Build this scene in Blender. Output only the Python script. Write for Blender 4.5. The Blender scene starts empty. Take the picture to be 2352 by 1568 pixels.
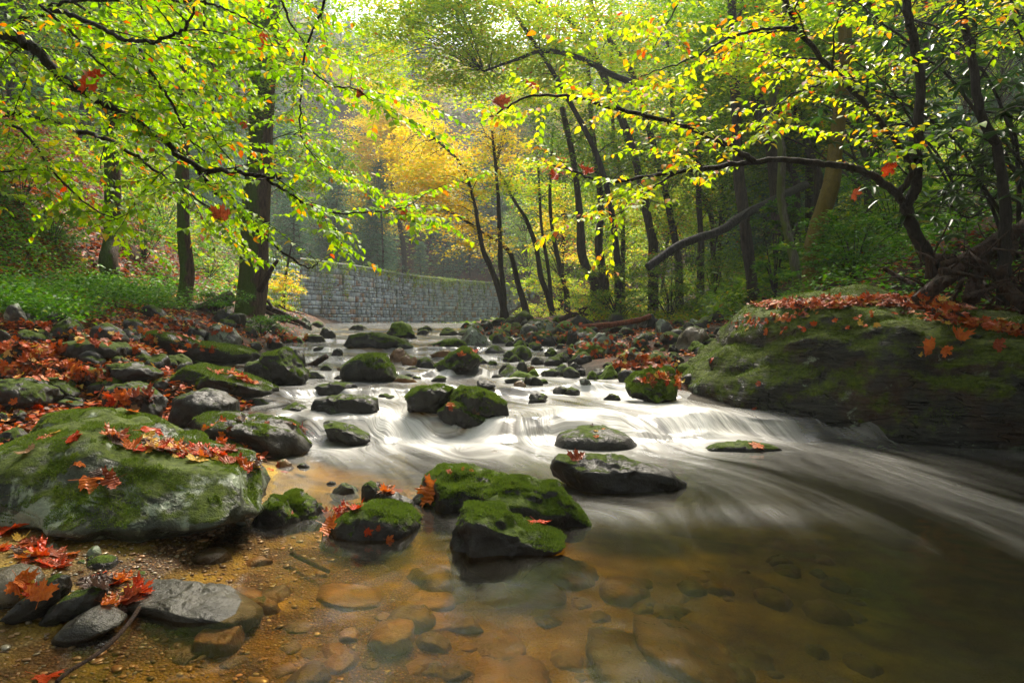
import bpy, bmesh, math, random
import numpy as np
from mathutils import Vector
from mathutils.bvhtree import BVHTree
random.seed(7)
RG = np.random.default_rng(7)
sc = bpy.context.scene
COL = sc.collection
R = math.radians

# ------------------------------------------------------------------ camera, sky, sun, exposure
F = 1568.0                       # focal length in units of the 2352 px wide view used for all measurements
CAMZ = 1.2
PITCH = math.atan((784 - 730) / F)
cam = bpy.data.cameras.new('camera')
cam.sensor_width = 36; cam.lens = 24.0
cam.clip_start = 0.05; cam.clip_end = 2000
camo = bpy.data.objects.new('camera', cam); COL.objects.link(camo)
camo.location = (0, 0, CAMZ); camo.rotation_euler = (math.pi / 2 - PITCH, 0, 0)
sc.camera = camo

SUN_EL, SUN_AZ = R(50), R(8)     # azimuth measured from +Y (up the stream) towards +X
w = bpy.data.worlds.new('World'); sc.world = w; w.use_nodes = True
nt = w.node_tree; nt.nodes.clear()
sky = nt.nodes.new('ShaderNodeTexSky'); sky.sky_type = 'NISHITA'; sky.sun_disc = False
sky.sun_elevation = SUN_EL; sky.sun_rotation = SUN_AZ; sky.air_density = 1.0; sky.dust_density = 3.0
bg = nt.nodes.new('ShaderNodeBackground'); bg.inputs['Strength'].default_value = 0.085
wo = nt.nodes.new('ShaderNodeOutputWorld')
hs0 = nt.nodes.new('ShaderNodeHueSaturation'); hs0.inputs['Saturation'].default_value = .30   # thin high cloud
nt.links.new(sky.outputs[0], hs0.inputs['Color']); nt.links.new(hs0.outputs[0], bg.inputs[0]); nt.links.new(bg.outputs[0], wo.inputs[0])
sun = bpy.data.lights.new('sun', 'SUN'); sun.energy = 2.6; sun.angle = R(22.0); sun.color = (1.0, 0.90, 0.73)
suno = bpy.data.objects.new('sun', sun); COL.objects.link(suno)
sd = Vector((math.sin(SUN_AZ) * math.cos(SUN_EL), math.cos(SUN_AZ) * math.cos(SUN_EL), math.sin(SUN_EL)))
suno.rotation_euler = sd.to_track_quat('Z', 'Y').to_euler(); suno.location = (0, 20, 40)
sc.view_settings.view_transform = 'Standard'; sc.view_settings.look = 'None'
sc.view_settings.exposure = 1.8; sc.view_settings.gamma = 1.0
sc.render.engine = 'CYCLES'
cy = sc.cycles
cy.max_bounces = 7; cy.diffuse_bounces = 3; cy.glossy_bounces = 3; cy.transmission_bounces = 4
cy.transparent_max_bounces = 12; cy.volume_bounces = 1; cy.caustics_reflective = False; cy.caustics_refractive = False
cy.use_denoising = True; cy.denoiser = 'OPENIMAGEDENOISE'; cy.sample_clamp_indirect = 4.0
cy.volume_step_rate = 4.0; cy.use_adaptive_sampling = True; cy.adaptive_threshold = 0.02

# ------------------------------------------------------------------ numeric helpers
def ray(px, py):
    x = (np.asarray(px, float) - 1176) / F; z = (784 - np.asarray(py, float)) / F
    y = math.cos(PITCH) + math.sin(PITCH) * z
    zz = -math.sin(PITCH) + math.cos(PITCH) * z
    return x / y, zz / y                        # per metre of Y
def pt(px, py, d):
    a, b = ray(px, py)
    return np.array([a * d, d, CAMZ + b * d])
def sstep(x, a=0., b=1.):
    t = np.clip((np.asarray(x, float) - a) / (b - a), 0, 1); return t * t * (3 - 2 * t)

def _h(i, j, k, s):
    n = (i * 374761393 + j * 668265263 + k * 2147483647 + s * 974634777) & 0xffffffff
    n = ((n ^ (n >> 13)) * 1274126177) & 0xffffffff
    n = ((n ^ (n >> 16)) * 2246822519) & 0xffffffff
    return ((n ^ (n >> 15)) & 0xffffff) / float(0x7fffff) - 1.0
def vn(p, s=0):
    p = np.asarray(p, float); f = np.floor(p); i = f.astype(np.int64); u = p - f; u = u * u * (3 - 2 * u)
    r = 0
    for a in (0, 1):
        for b in (0, 1):
            for c in (0, 1):
                wgt = (u[:, 0] if a else 1 - u[:, 0]) * (u[:, 1] if b else 1 - u[:, 1]) * (u[:, 2] if c else 1 - u[:, 2])
                r = r + wgt * _h(i[:, 0] + a, i[:, 1] + b, i[:, 2] + c, s)
    return r
def fbm(p, s=0, o=4, g=0.5):
    r = 0; a = 1.0; p = np.asarray(p, float)
    for k in range(o):
        r = r + a * vn(p, s + k * 17); p = p * 2.03 + 3.7; a *= g
    return r
def n2(x, y, s=0, o=3):
    x = np.asarray(x, float); y = np.broadcast_to(y, x.shape)
    return fbm(np.stack([x.ravel(), y.ravel(), np.zeros(x.size) + s * 0.37], 1), s, o).reshape(x.shape)

# ------------------------------------------------------------------ the ground plan
PW = ((-10, 0), (6.7, 0), (6.82, .05), (7.02, .20), (7.2, .23), (8.35, .25), (8.48, .34), (9.75, .36), (9.88, .45), (11.5, .46), (11.64, .54), (13.2, .55), (13.34, .63), (16, .64), (16.15, .71), (18.9, .72), (19.1, .78), (23, .79), (23.2, .84), (40, .87), (300, .9))
PL = ((-10, -2.2), (2, -1.9), (3, -1.6), (4.5, -1.6), (6, -2.0), (7.5, -2.75), (9.5, -4.6), (12, -4.3), (15.5, -5.4), (19, -5.9), (25, -7.2), (40, -11), (300, -11))
PR = ((-10, 8), (3, 7), (5, 7.5), (6.3, 7.0), (7, 5.2), (7.5, 2.5), (8.4, 1.7), (9.5, 1.15), (12, .8), (15.5, .3), (19, -.8), (25, -1.4), (40, -2), (300, -2))
PE = ((-10, 6.5), (5, 4.8), (6.5, 3.6), (9, 3.0), (12, 4.2), (16, 5.0), (20, 5.6), (300, 20))
def ip(tab, y): return np.interp(y, [a for a, b in tab], [b for a, b in tab])
def W(y):
    return ip(PW, y)
def Wxy(x, y):
    lip = 0.42 * n2(x * 0.9, y * .35, 5, 2) + 0.14 * n2(x * 3.1, y * .3, 6, 2)
    return W(y + np.where(y > 5, lip, 0))
def T(x, y):
    x = np.asarray(x, float); y = np.asarray(y, float) + 0 * x
    w_ = W(y); xl = ip(PL, y); xr = ip(PR, y); xe = ip(PE, y)
    e = np.minimum(x - xl, xr - x)
    dmax = np.where(y < 6.6, 0.5, 0.22)
    dmax = dmax + (0.22 - 0.5) * sstep(y, 5.6, 7.2) * (y < 6.6)
    slope = np.where(y < 5, 0.13, 0.25)
    inside = w_ - np.minimum(np.maximum(e, 0) * slope, dmax) - 0.015
    near = sstep(y, 5.0, 10.0)
    dl = np.maximum(xl - x, 0)
    hs = 9.0 + np.maximum(y - 17, 0) * .2
    left = w_ + (.10 + .45 * near) * (1 - np.exp(-dl / .8)) + (.06 + .09 * near) * dl + .8 * np.maximum(-x - hs, 0) * near
    left = np.where(left > 26, 26 + (left - 26) * .1, left)
    dr = np.maximum(x - xr, 0)
    bar = w_ + np.minimum(.10 * dr, .42)
    right = bar + .85 * sstep(x - xe, 0, 1.3) + .5 * np.maximum(x - xe - 1.5, 0)
    right = np.where(right > 30, 30 + (right - 30) * .1, right)
    z = np.where(x < xl, left, np.where(x > xr, right, inside))
    z = z + np.where(y > 66, .7 * (y - 66), 0) * sstep(y, 66, 80)
    z = np.where(z > 60, 60 + (z - 60) * .1, z)
    rough = np.where(e > 0, 0.25, 1.0) * np.clip(y / 10, .25, 3)
    z = z + rough * (.05 * n2(x * .7, y * .7, 3, 4) + .012 * n2(x * 4, y * 4, 4, 2))
    return z
def G(x, y): return np.maximum(T(x, y), np.where((x > ip(PL, y) - .6) & (x < ip(PR, y) + .6), W(y), -9))
_D = np.concatenate([np.arange(1.2, 12, .02), np.arange(12, 60, .08), np.arange(60, 200, .5)])
def hit(px, py, surf=None):
    a, b = ray(px, py)
    h = (surf or G)(a * _D, _D) - (CAMZ + b * _D)
    k = np.argmax(h > 0)
    return float(_D[k]) if h[k] > 0 else 60.0

# ------------------------------------------------------------------ mesh helpers
def mk(name, V, Fc, mats=(), attrs=None, smooth=True, mi=None, parent=None, link=True, origin=None):
    V = np.asarray(V, np.float32)
    if origin is not None: V = V - np.asarray(origin, np.float32)
    me = bpy.data.meshes.new(name)
    if isinstance(Fc, np.ndarray): Fc = [Fc]
    nl = sum(f.size for f in Fc); nf = sum(len(f) for f in Fc)
    me.vertices.add(len(V)); me.vertices.foreach_set('co', V.ravel())
    me.loops.add(nl); me.loops.foreach_set('vertex_index', np.concatenate([f.ravel() for f in Fc]).astype(np.int32))
    me.polygons.add(nf)
    tot = np.concatenate([np.full(len(f), f.shape[1], np.int32) for f in Fc])
    st = np.concatenate([[0], np.cumsum(tot)[:-1]]).astype(np.int32)
    me.polygons.foreach_set('loop_start', st); me.polygons.foreach_set('loop_total', tot)
    if smooth: me.polygons.foreach_set('use_smooth', np.ones(nf, bool))
    if mi is not None: me.polygons.foreach_set('material_index', np.asarray(mi, np.int32))
    me.update(calc_edges=True)
    for k, a in (attrs or {}).items():
        at = me.attributes.new(k, 'FLOAT', 'POINT'); at.data.foreach_set('value', np.asarray(a, np.float32).ravel())
    for m in (mats if isinstance(mats, (list, tuple)) else [mats]): me.materials.append(m)
    o = bpy.data.objects.new(name, me)
    if origin is not None and parent is None: o.location = [float(v) for v in origin]
    if link: COL.objects.link(o)
    if parent is not None: o.parent = parent
    return o
def tag(o, label=None, cat=None, group=None, kind=None):
    for k, v in (('label', label), ('category', cat), ('group', group), ('kind', kind)):
        if v: o[k] = v
    return o
def empty(name, loc):
    o = bpy.data.objects.new(name, None); o.location = [float(v) for v in loc]; COL.objects.link(o); o.empty_display_size = .2
    return o
def quads(nr, ncl):
    i = np.arange(nr - 1)[:, None] * ncl + np.arange(ncl - 1)[None]
    return np.stack([i, i + 1, i + ncl + 1, i + ncl], -1).reshape(-1, 4)

class Bag:                       # collects pieces of one mesh
    def __init__(s): s.V = []; s.F3 = []; s.F4 = []; s.n = 0; s.A = []
    def add(s, V, F3=None, F4=None, a=0.):
        s.V.append(V)
        if F3 is not None and len(F3): s.F3.append(np.asarray(F3) + s.n)
        if F4 is not None and len(F4): s.F4.append(np.asarray(F4) + s.n)
        s.A.append(np.broadcast_to(np.asarray(a, float), (len(V),))); s.n += len(V)
    def out(s):
        Fs = []
        if s.F3: Fs.append(np.concatenate(s.F3))
        if s.F4: Fs.append(np.concatenate(s.F4))
        return np.concatenate(s.V), Fs, np.concatenate(s.A)
    def build(s, name, mat, parent=None, origin=None, smooth=True, attr='tint'):
        V, Fs, A = s.out()
        return mk(name, V, Fs, mat, {attr: A}, smooth, parent=parent, origin=origin)

def smooth_line(P, n=6):
    P = np.asarray(P, float)
    if len(P) < 3: 
        t = np.linspace(0, 1, n)[:, None]; return P[0] * (1 - t) + P[-1] * t
    Q = np.vstack([2 * P[0] - P[1], P, 2 * P[-1] - P[-2]]); out = []
    for i in range(1, len(Q) - 2):
        p0, p1, p2, p3 = Q[i - 1:i + 3]
        for t in np.linspace(0, 1, n, endpoint=False):
            out.append(.5 * ((2 * p1) + (-p0 + p2) * t + (2 * p0 - 5 * p1 + 4 * p2 - p3) * t * t + (-p0 + 3 * p1 - 3 * p2 + p3) * t ** 3))
    out.append(P[-1]); return np.array(out)
def tube(bag, P, r0, r1, seg=7, a=0., knob=0.):
    P = np.asarray(P, float); n = len(P)
    rad = np.interp(np.linspace(0, 1, n), [0, 1], [r0, r1]) if np.ndim(r0) == 0 else np.asarray(r0)
    Tn = np.gradient(P, axis=0); Tn /= np.linalg.norm(Tn, axis=1)[:, None] + 1e-9
    up = np.array([0.13, .9, .3]) if abs(Tn[0][1]) < .8 else np.array([1., 0, 0.2])
    U = np.cross(Tn, up); U /= np.linalg.norm(U, axis=1)[:, None] + 1e-9
    Vv = np.cross(Tn, U)
    an = np.linspace(0, 2 * math.pi, seg, endpoint=False)
    ring = U[:, None] * np.cos(an)[None, :, None] + Vv[:, None] * np.sin(an)[None, :, None]
    rr = rad[:, None] * np.ones(seg)
    if knob:
        q = (P[:, None] + ring * .3).reshape(-1, 3)
        rr = rr * (1 + knob * fbm(q * np.array([4, 4, 1.5]) / max(rad[0] * 6, .05), 9, 3).reshape(n, seg))
    X = P[:, None] + ring * rr[..., None]
    i = np.arange(n - 1)[:, None] * seg; j = np.arange(seg)[None]; k = (np.arange(seg) + 1)[None] % seg
    F4 = np.stack([i + j, i + k, i + seg + k, i + seg + j], -1).reshape(-1, 4)
    X = np.vstack([X.reshape(-1, 3), P[0], P[-1]]); m = n * seg
    j = np.arange(seg); k = (j + 1) % seg
    F3 = np.vstack([np.stack([k, j, np.full(seg, m)], 1), np.stack([(n - 1) * seg + j, (n - 1) * seg + k, np.full(seg, m + 1)], 1)])
    bag.add(X, F3, F4, a)

# ------------------------------------------------------------------ material helpers
def mat(name):
    m = bpy.data.materials.new(name); m.use_nodes = True; m.node_tree.nodes.clear(); return m
class NB:
    def __init__(s, m): s.m = m; s.t = m.node_tree
    def n(s, typ, **kw):
        nd = s.t.nodes.new('ShaderNode' + typ)
        for k, v in kw.items():
            if k.startswith('i_'):
                key = k[2:]; key = int(key) if key.isdigit() else key.replace('_', ' ')
                if hasattr(v, 'bl_rna') or isinstance(v, bpy.types.NodeSocket): s.t.links.new(v, nd.inputs[key])
                else: nd.inputs[key].default_value = v
            else: setattr(nd, k, v)
        return nd
    def math(s, op, a, b=None, c=None, clamp=False):
        nd = s.t.nodes.new('ShaderNodeMath'); nd.operation = op; nd.use_clamp = clamp
        for i, v in enumerate((a, b, c)):
            if v is None: continue
            if isinstance(v, (int, float)): nd.inputs[i].default_value = v
            else: s.t.links.new(v, nd.inputs[i])
        return nd.outputs[0]
    def ramp(s, f, stops, interp='LINEAR'):
        nd = s.t.nodes.new('ShaderNodeValToRGB'); cr = nd.color_ramp; cr.interpolation = interp
        while len(cr.elements) < len(stops): cr.elements.new(0.5)
        for e, (p, c) in zip(cr.elements, stops):
            e.position = p; e.color = (*c, 1) if len(c) == 3 else c
        s.t.links.new(f, nd.inputs[0]); return nd.outputs[0]
    def mix(s, f, a, b):
        nd = s.t.nodes.new('ShaderNodeMix'); nd.data_type = 'RGBA'
        for k, v in ((0, f), (6, a), (7, b)):
            if isinstance(v, (int, float)): nd.inputs[k].default_value = v
            elif isinstance(v, tuple): nd.inputs[k].default_value = (*v, 1) if len(v) == 3 else v
            else: s.t.links.new(v, nd.inputs[k])
        return nd.outputs[2]
    def noise(s, vec, scale, detail=4, rough=.55, dist=0.):
        nd = s.n('TexNoise', i_Scale=scale, i_Detail=detail, i_Roughness=rough, i_Distortion=dist); s.t.links.new(vec, nd.inputs['Vector'])
        return nd.outputs[0]
    def bump(s, h, dist, strength=1., normal=None):
        nd = s.n('Bump', i_Strength=strength, i_Distance=dist); s.t.links.new(h, nd.inputs['Height'])
        if normal is not None: s.t.links.new(normal, nd.inputs['Normal'])
        return nd.outputs[0]
    def out(s, surf=None, vol=None):
        o = s.n('OutputMaterial')
        if surf is not None: s.t.links.new(surf, o.inputs[0])
        if vol is not None: s.t.links.new(vol, o.inputs[1])
        return s.m

def leafmat(name, stops, trans=.5, rough=.5, tboost=1.25, spec=.5):
    m = NB(mat(name)); a = m.n('Attribute', attribute_name='tint').outputs['Fac']
    c = m.ramp(a, stops)
    p = m.n('BsdfPrincipled', i_Roughness=rough); m.t.links.new(c, p.inputs['Base Color']); p.inputs['Specular IOR Level'].default_value = spec
    hs = m.n('HueSaturation', i_Value=tboost, i_Saturation=1.05); m.t.links.new(c, hs.inputs['Color'])
    tr = m.n('BsdfTranslucent'); m.t.links.new(hs.outputs[0], tr.inputs[0])
    mx = m.n('MixShader', i_0=trans); m.t.links.new(p.outputs[0], mx.inputs[1]); m.t.links.new(tr.outputs[0], mx.inputs[2])
    return m.out(mx.outputs[0])

def rockmat(name, dark=(.007, .0065, .0055), light=(.038, .035, .029), moss=.5, mosslo=(.014, .030, .002), mosshi=(.088, .130, .005),
            lichen=0., rough=.55, strata=0., rust=0., edge=.18):
    """moss: how much of the up-facing surface carries moss; lichen: pale crust patches"""
    m = NB(mat(name)); geo = m.n('NewGeometry'); P = geo.outputs['Position']
    big = m.noise(P, 1.7, 5); med = m.noise(P, 9, 6, .62); fine = m.noise(P, 55, 4, .65)
    vec = P
    if strata:
        mp = m.n('Mapping'); mp.inputs['Rotation'].default_value = (0, R(14), 0); mp.inputs['Scale'].default_value = (1.2, 1.2, 13)
        m.t.links.new(P, mp.inputs[0]); vec = mp.outputs[0]
    st = m.noise(vec, 2.2 if strata else 4.0, 6, .6, .4)
    base = m.mix(m.ramp(st, [(.3, (0, 0, 0)), (.72, (1, 1, 1))]), dark, light)
    base = m.mix(m.math('MULTIPLY', m.ramp(med, [(.45, (0, 0, 0)), (.75, (1, 1, 1))]), .55), base, tuple(v * 1.7 for v in light))
    if rust: base = m.mix(m.math('MULTIPLY', m.ramp(big, [(.45, (0, 0, 0)), (.62, (1, 1, 1))]), rust), base, (.22, .085, .025))
    if lichen:
        v = m.noise(P, 3.1, 7, .68, .6)
        base = m.mix(m.ramp(v, [(.62 - .25 * lichen, (0, 0, 0)), (.66 - .25 * lichen, (1, 1, 1))]), base,
                     m.mix(fine, (.10, .13, .085), (.30, .34, .25)))
    if strata:
        vo = m.n('TexVoronoi', feature='DISTANCE_TO_EDGE', i_Scale=1.3); ad = m.n('VectorMath', operation='ADD'); m.t.links.new(vec, ad.inputs[0])
        nn = m.n('TexNoise', i_Scale=3.0, i_Detail=4.0); m.t.links.new(P, nn.inputs['Vector']); m.t.links.new(nn.outputs[1], ad.inputs[1]); m.t.links.new(ad.outputs[0], vo.inputs[0])
        crack = m.ramp(vo.outputs[0], [(0, (1, 1, 1)), (.035, (0, 0, 0))]); base = m.mix(m.math('MULTIPLY', crack, .8), base, (.003, .003, .002))
    sep = m.n('SeparateXYZ'); m.t.links.new(geo.outputs['Normal'], sep.inputs[0]); nz = sep.outputs[2]
    f = m.math('ADD', m.math('MULTIPLY', nz, .75), m.math('MULTIPLY', m.math('SUBTRACT', med, .5), 1.3))
    f = m.math('ADD', f, m.math('MULTIPLY', m.math('SUBTRACT', big, .5), 1.5))
    thr = 1.05 - moss
    mask = m.n('MapRange', interpolation_type='SMOOTHSTEP'); m.t.links.new(f, mask.inputs[0])
    mask.inputs[1].default_value = thr - edge * .5; mask.inputs[2].default_value = thr + edge * .5
    mask = mask.outputs[0]
    mc = m.mix(m.ramp(m.noise(P, 28, 5, .7), [(.3, (0, 0, 0)), (.7, (1, 1, 1))]), mosslo, mosshi)
    col = m.mix(mask, base, mc)
    hgt = m.math('ADD', m.math('ADD', st, m.math('MULTIPLY', med, .7)), m.math('MULTIPLY', fine, .3))
    b1 = m.bump(m.math('SUBTRACT', hgt, crack) if strata else hgt, .035 if strata else .025, 1.)
    mh = m.math('MULTIPLY', m.noise(P, 120, 3, .7), mask)
    b2 = m.bump(mh, .012, 1.0, b1)
    rg = m.math('ADD', m.math('MULTIPLY', mask, .5), m.math('MULTIPLY', med, rough * 1.4), clamp=True)
    p = m.n('BsdfPrincipled'); p.inputs['Specular IOR Level'].default_value = .24
    m.t.links.new(col, p.inputs['Base Color']); m.t.links.new(rg, p.inputs['Roughness']); m.t.links.new(b2, p.inputs['Normal'])
    return m.out(p.outputs[0])

RM = dict(
    wet=rockmat('wet_dark_rock', moss=.42, rough=.62, light=(.04, .037, .032)),
    moss=rockmat('mossy_rock', moss=.60, edge=.2),
    bright=rockmat('bright_mossy_rock', moss=1.0, mosslo=(.025, .055, .004), mosshi=(.15, .22, .012)),
    some=rockmat('patchy_mossy_rock', moss=.55),
    grey=rockmat('grey_lichened_rock', moss=.42, lichen=.5, dark=(.022, .022, .019), light=(.10, .095, .08), rough=.55),
    brown=rockmat('brown_rock', moss=.38, dark=(.06, .035, .018), light=(.20, .12, .06), rust=.5, rough=.3),
    tan=rockmat('tan_rock', moss=.2, dark=(.05, .042, .03), light=(.16, .135, .095), rough=.4),
    boulder=rockmat('big_boulder_rock', moss=.84, strata=1, lichen=.05, dark=(.006, .006, .005), light=(.034, .033, .024), rust=.2, edge=.4,
                    mosslo=(.025, .04, .005), mosshi=(.13, .17, .018)),
    lichen=rockmat('lichened_boulder_rock', moss=.50, edge=.22, lichen=.42, dark=(.012, .015, .009), light=(.065, .072, .05), rough=.5, mosslo=(.022, .038, .004), mosshi=(.11, .15, .012)),
    bare=rockmat('bare_wet_stone', moss=-1, dark=(.018, .017, .014), light=(.075, .068, .052), rough=.5),
    sunkd=rockmat('dark_sunken_stone', moss=-1, dark=(.02, .013, .006), light=(.08, .045, .015), rough=.5),
    sunk=rockmat('sunken_stone', moss=-1, dark=(.05, .025, .01), light=(.17, .085, .025), rough=.5),
)

# ------------------------------------------------------------------ rocks
_ico = {}
def ico(k):
    if k not in _ico:
        bm = bmesh.new(); bmesh.ops.create_icosphere(bm, subdivisions=k, radius=1)
        V = np.array([v.co[:] for v in bm.verts]); Fa = np.array([[v.index for v in f.verts] for f in bm.faces]); bm.free()
        _ico[k] = (V, Fa)
    return _ico[k]
BV, BF, BN = [], [], [0]         # everything leaves can lie on
def keep(V, Fs):
    BV.append(np.asarray(V)); BF.extend((np.asarray(Fs) + BN[0]).tolist()); BN[0] += len(V)
ROCKS = []                        # (x, y, half width, z top)
def radial(poly, th):
    """distance from the origin to a star-shaped polygon's edge at each angle"""
    P = np.asarray(poly, float); Q = np.roll(P, -1, 0); D = np.stack([np.cos(th), np.sin(th)], 1)
    best = np.zeros(len(th))
    for p, q in zip(P, Q):
        e = q - p; den = D[:, 0] * e[1] - D[:, 1] * e[0]
        den = np.where(abs(den) < 1e-12, 1e-12, den)
        t = (p[0] * e[1] - p[1] * e[0]) / den; s_ = (p[0] * D[:, 1] - p[1] * D[:, 0]) / den
        ok = (s_ >= -1e-6) & (s_ <= 1 + 1e-6) & (t > 0)
        best = np.where(ok & (t > best), t, best)
    return best
def rock(name, label, m, poly=None, box=None, peak=None, lvl=4, thick=.8, slant=0., skew=.0, ang=.55, rough=1., d=None, surf=None,
         cat='rock', group=None, seed=None, ex=.62, reg=True, sink=.35, strata=0., cut=5, tuck=0.):
    seed = seed if seed is not None else random.randrange(10000)
    rg = random.Random(seed)
    if box:
        x0, x1, yt, yb = box; pk = peak if peak is not None else rg.uniform(.35, .65)
        w_, h_ = x1 - x0, yb - yt; poly = []
        for t in np.linspace(0, 1, 15):
            u = t ** (math.log(.5) / math.log(pk)) if 0 < t < 1 else t
            s_ = math.sin(math.pi * u)
            poly.append((x0 + w_ * t, yb - h_ * (max(s_, 0) ** .62) * (1 if .3 < t < .7 else rg.uniform(.92, 1.04))))
        poly += [(x1 - .05 * w_, yb + h_ * sink), (x0 + .5 * w_, yb + h_ * (sink + .2)), (x0 + .05 * w_, yb + h_ * sink)]
        base = ((x0 + x1) / 2, yb)
    else:
        xs = [p[0] for p in poly]; ys = [p[1] for p in poly]; x0, x1, yb = min(xs), max(xs), max(ys)
        base = ((x0 + x1) / 2, yb)
    if d is None:
        db = hit(base[0], base[1], surf); hw = (x1 - x0) / 2 / F * db; d = db + .45 * thick * hw
    # world plane Y = d + slant * (X - X0)
    P = []
    X0 = ray(base[0], 784)[0] * d
    for px, py in poly:
        a, b = ray(px, py); Y = (d - slant * X0) / (1 - slant * a); P.append((a * Y, CAMZ + b * Y))
    P = np.array(P); c = np.array([(P[:, 0].min() + P[:, 0].max()) / 2, P[:, 1].min() * .5 + P[:, 1].max() * .5])
    if not box: c = P.mean(0)
    P = P - c; hw = (P[:, 0].max() - P[:, 0].min()) / 2; hh = (P[:, 1].max() - P[:, 1].min()) / 2
    V, Fa = ico(lvl); th = np.arctan2(V[:, 2], V[:, 0]); Rr = radial(P, th)
    s_ = np.sqrt(V[:, 0] ** 2 + V[:, 2] ** 2)
    k = np.clip(s_, 1e-6, 1) ** ex
    q = np.zeros_like(V)
    q[:, 0] = np.cos(th) * Rr * k; q[:, 2] = np.sin(th) * Rr * k
    tk = thick * min(hw, hh * 3)
    q[:, 1] = np.sign(V[:, 1]) * np.abs(V[:, 1]) ** .85 * tk
    # broken faces
    size = (hw * hh * tk) ** (1 / 3)
    for _ in range(int(3 + cut * ang * 3) if ang > .12 else 0):
        n_ = np.array([rg.gauss(0, 1), rg.gauss(0, 1) - .4, rg.gauss(0, .8)]); n_ /= np.linalg.norm(n_)
        e = q * n_; dd = q @ n_; lim = dd.max() * (rg.uniform(.64, .9) if box else rg.uniform(.8, .95))
        ov = np.maximum(dd - lim, 0); q = q - ov[:, None] * n_ * .9
    nr = V + .0
    pw = q + np.array([seed * 1.3, 0, 0])
    q += nr * (size * rough * (.13 * fbm(pw / (size * .9), seed, 3) + .05 * fbm(pw / (size * .24), seed + 5, 3) - (.13 * np.abs(fbm(pw / (size * .7), seed + 9, 3)) if ang > .12 else 0)))[:, None]
    if strata:
        pr = pw.copy(); tz = pr[:, 2] * math.cos(.24) - pr[:, 0] * math.sin(.24)
        lay = fbm(np.stack([pr[:, 0] * .7, pr[:, 1] * .7, tz * 6], 1), 3, 4) + .5 * fbm(np.stack([pr[:, 0] * 3, pr[:, 1] * 3, tz * 22], 1), 8, 3)
        lay2 = np.abs(fbm(np.stack([pr[:, 0] * .5, pr[:, 1] * .5, tz * 2.6], 1), 13, 3)); q += nr * (strata * (lay - 1.6 * sstep(.22 - lay2, 0, .2)))[:, None]
    q[:, 1] += slant * q[:, 0] + skew * (-q[:, 2]) + tuck * hh * np.maximum(-.25 - q[:, 2] / hh, 0)
    o = np.array([c[0], d + slant * (c[0] - X0), c[1]])
    base_o = np.array([o[0], o[1], o[2] - hh])
    ob = mk(name, q + o, Fa, RM[m] if isinstance(m, str) else m, origin=base_o)
    tag(ob, label, cat, group)
    if reg: keep(q + o, Fa)
    ROCKS.append((o[0], o[1], hw, tk, o[2] + hh))
    ob['_wv'] = 0; del ob['_wv']
    return ob, q + o, Fa

# ------------------------------------------------------------------ terrain and stream bed
def grid_axis(vals): return np.unique(np.round(np.concatenate(vals), 4))
gy = grid_axis([np.arange(-6, 1, .5), np.arange(1, 9, .05), np.arange(9, 20, .12), np.arange(20, 60, .5), np.arange(60, 260, 4)])
gx = grid_axis([np.arange(-160, -20, 4), np.arange(-20, -5, .3), np.arange(-5, 6, .06), np.arange(6, 20, .3), np.arange(20, 161, 4)])
GX, GY = np.meshgrid(gx, gy); GZ = T(GX, GY)
m = NB(mat('forest_floor')); P = m.n('NewGeometry').outputs['Position']
nbig = m.noise(P, .8, 5); nm = m.noise(P, 7, 5, .7); vor = m.n('TexVoronoi', i_Scale=26.0); m.t.links.new(P, vor.inputs[0])
vs = m.n('TexVoronoi', i_Scale=75.0); m.t.links.new(P, vs.inputs[0])
soil = m.mix(nm, (.012, .009, .006), (.06, .038, .02))
leafc = m.ramp(m.n('SeparateColor', i_0=vor.outputs['Color']).outputs[0], [(0, (.03, .012, .006)), (.35, (.07, .025, .01)), (.6, (.16, .035, .01)), (.8, (.10, .05, .015)), (1, (.03, .05, .01))])
pebc = m.ramp(m.n('SeparateColor', i_0=vs.outputs['Color']).outputs[0], [(0, (.06, .03, .012)), (.3, (.18, .085, .025)), (.6, (.34, .17, .05)), (.8, (.17, .15, .09)), (1, (.40, .28, .12))])
pebc2 = m.mix(m.math('MULTIPLY', m.ramp(vs.outputs['Distance'], [(0, (0, 0, 0)), (.5, (1, 1, 1))]), .9), pebc, (.04, .02, .01))
dry = m.n('Attribute', attribute_name='dry').outputs['Fac']; peb = m.n('Attribute', attribute_name='pebble').outputs['Fac']
silt = m.mix(m.ramp(m.noise(P, 2.3, 5, .6), [(.35, (0, 0, 0)), (.65, (1, 1, 1))]), (.09, .05, .012), (.42, .28, .04))
bedc = m.mix(m.math('MULTIPLY', peb, m.ramp(m.noise(P, 3.1, 4), [(.32, (0, 0, 0)), (.55, (1, 1, 1))])), silt, pebc2)
bedc = m.mix(m.n('Attribute', attribute_name='upstream').outputs['Fac'], bedc, m.mix(nm, (.018, .016, .012), (.085, .075, .055)))
top = m.mix(m.ramp(nbig, [(.40, (0, 0, 0)), (.6, (1, 1, 1))]), soil, leafc)
col = m.mix(dry, bedc, top)
p = m.n('BsdfPrincipled', i_Roughness=.75); p.inputs['Specular IOR Level'].default_value = .15; m.t.links.new(col, p.inputs['Base Color'])
m.t.links.new(m.bump(m.math('ADD', m.math('MULTIPLY', vs.outputs['Distance'], -.6), nm), .02, .8), p.inputs['Normal'])
floor_m = m.out(p.outputs[0])
dryv = sstep(GZ - W(GY), .0, .10); 
dryv = np.where((GY < 5) & (GX > -4), dryv * sstep(GY, 4.2, 5), dryv)
pebv = (1 - sstep(GX, -.9, .3)) * (1 - sstep(GY, 3.6, 4.6)) * sstep(GX, -2.2, -1.5) + .55 * (GY < 5)
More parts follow.
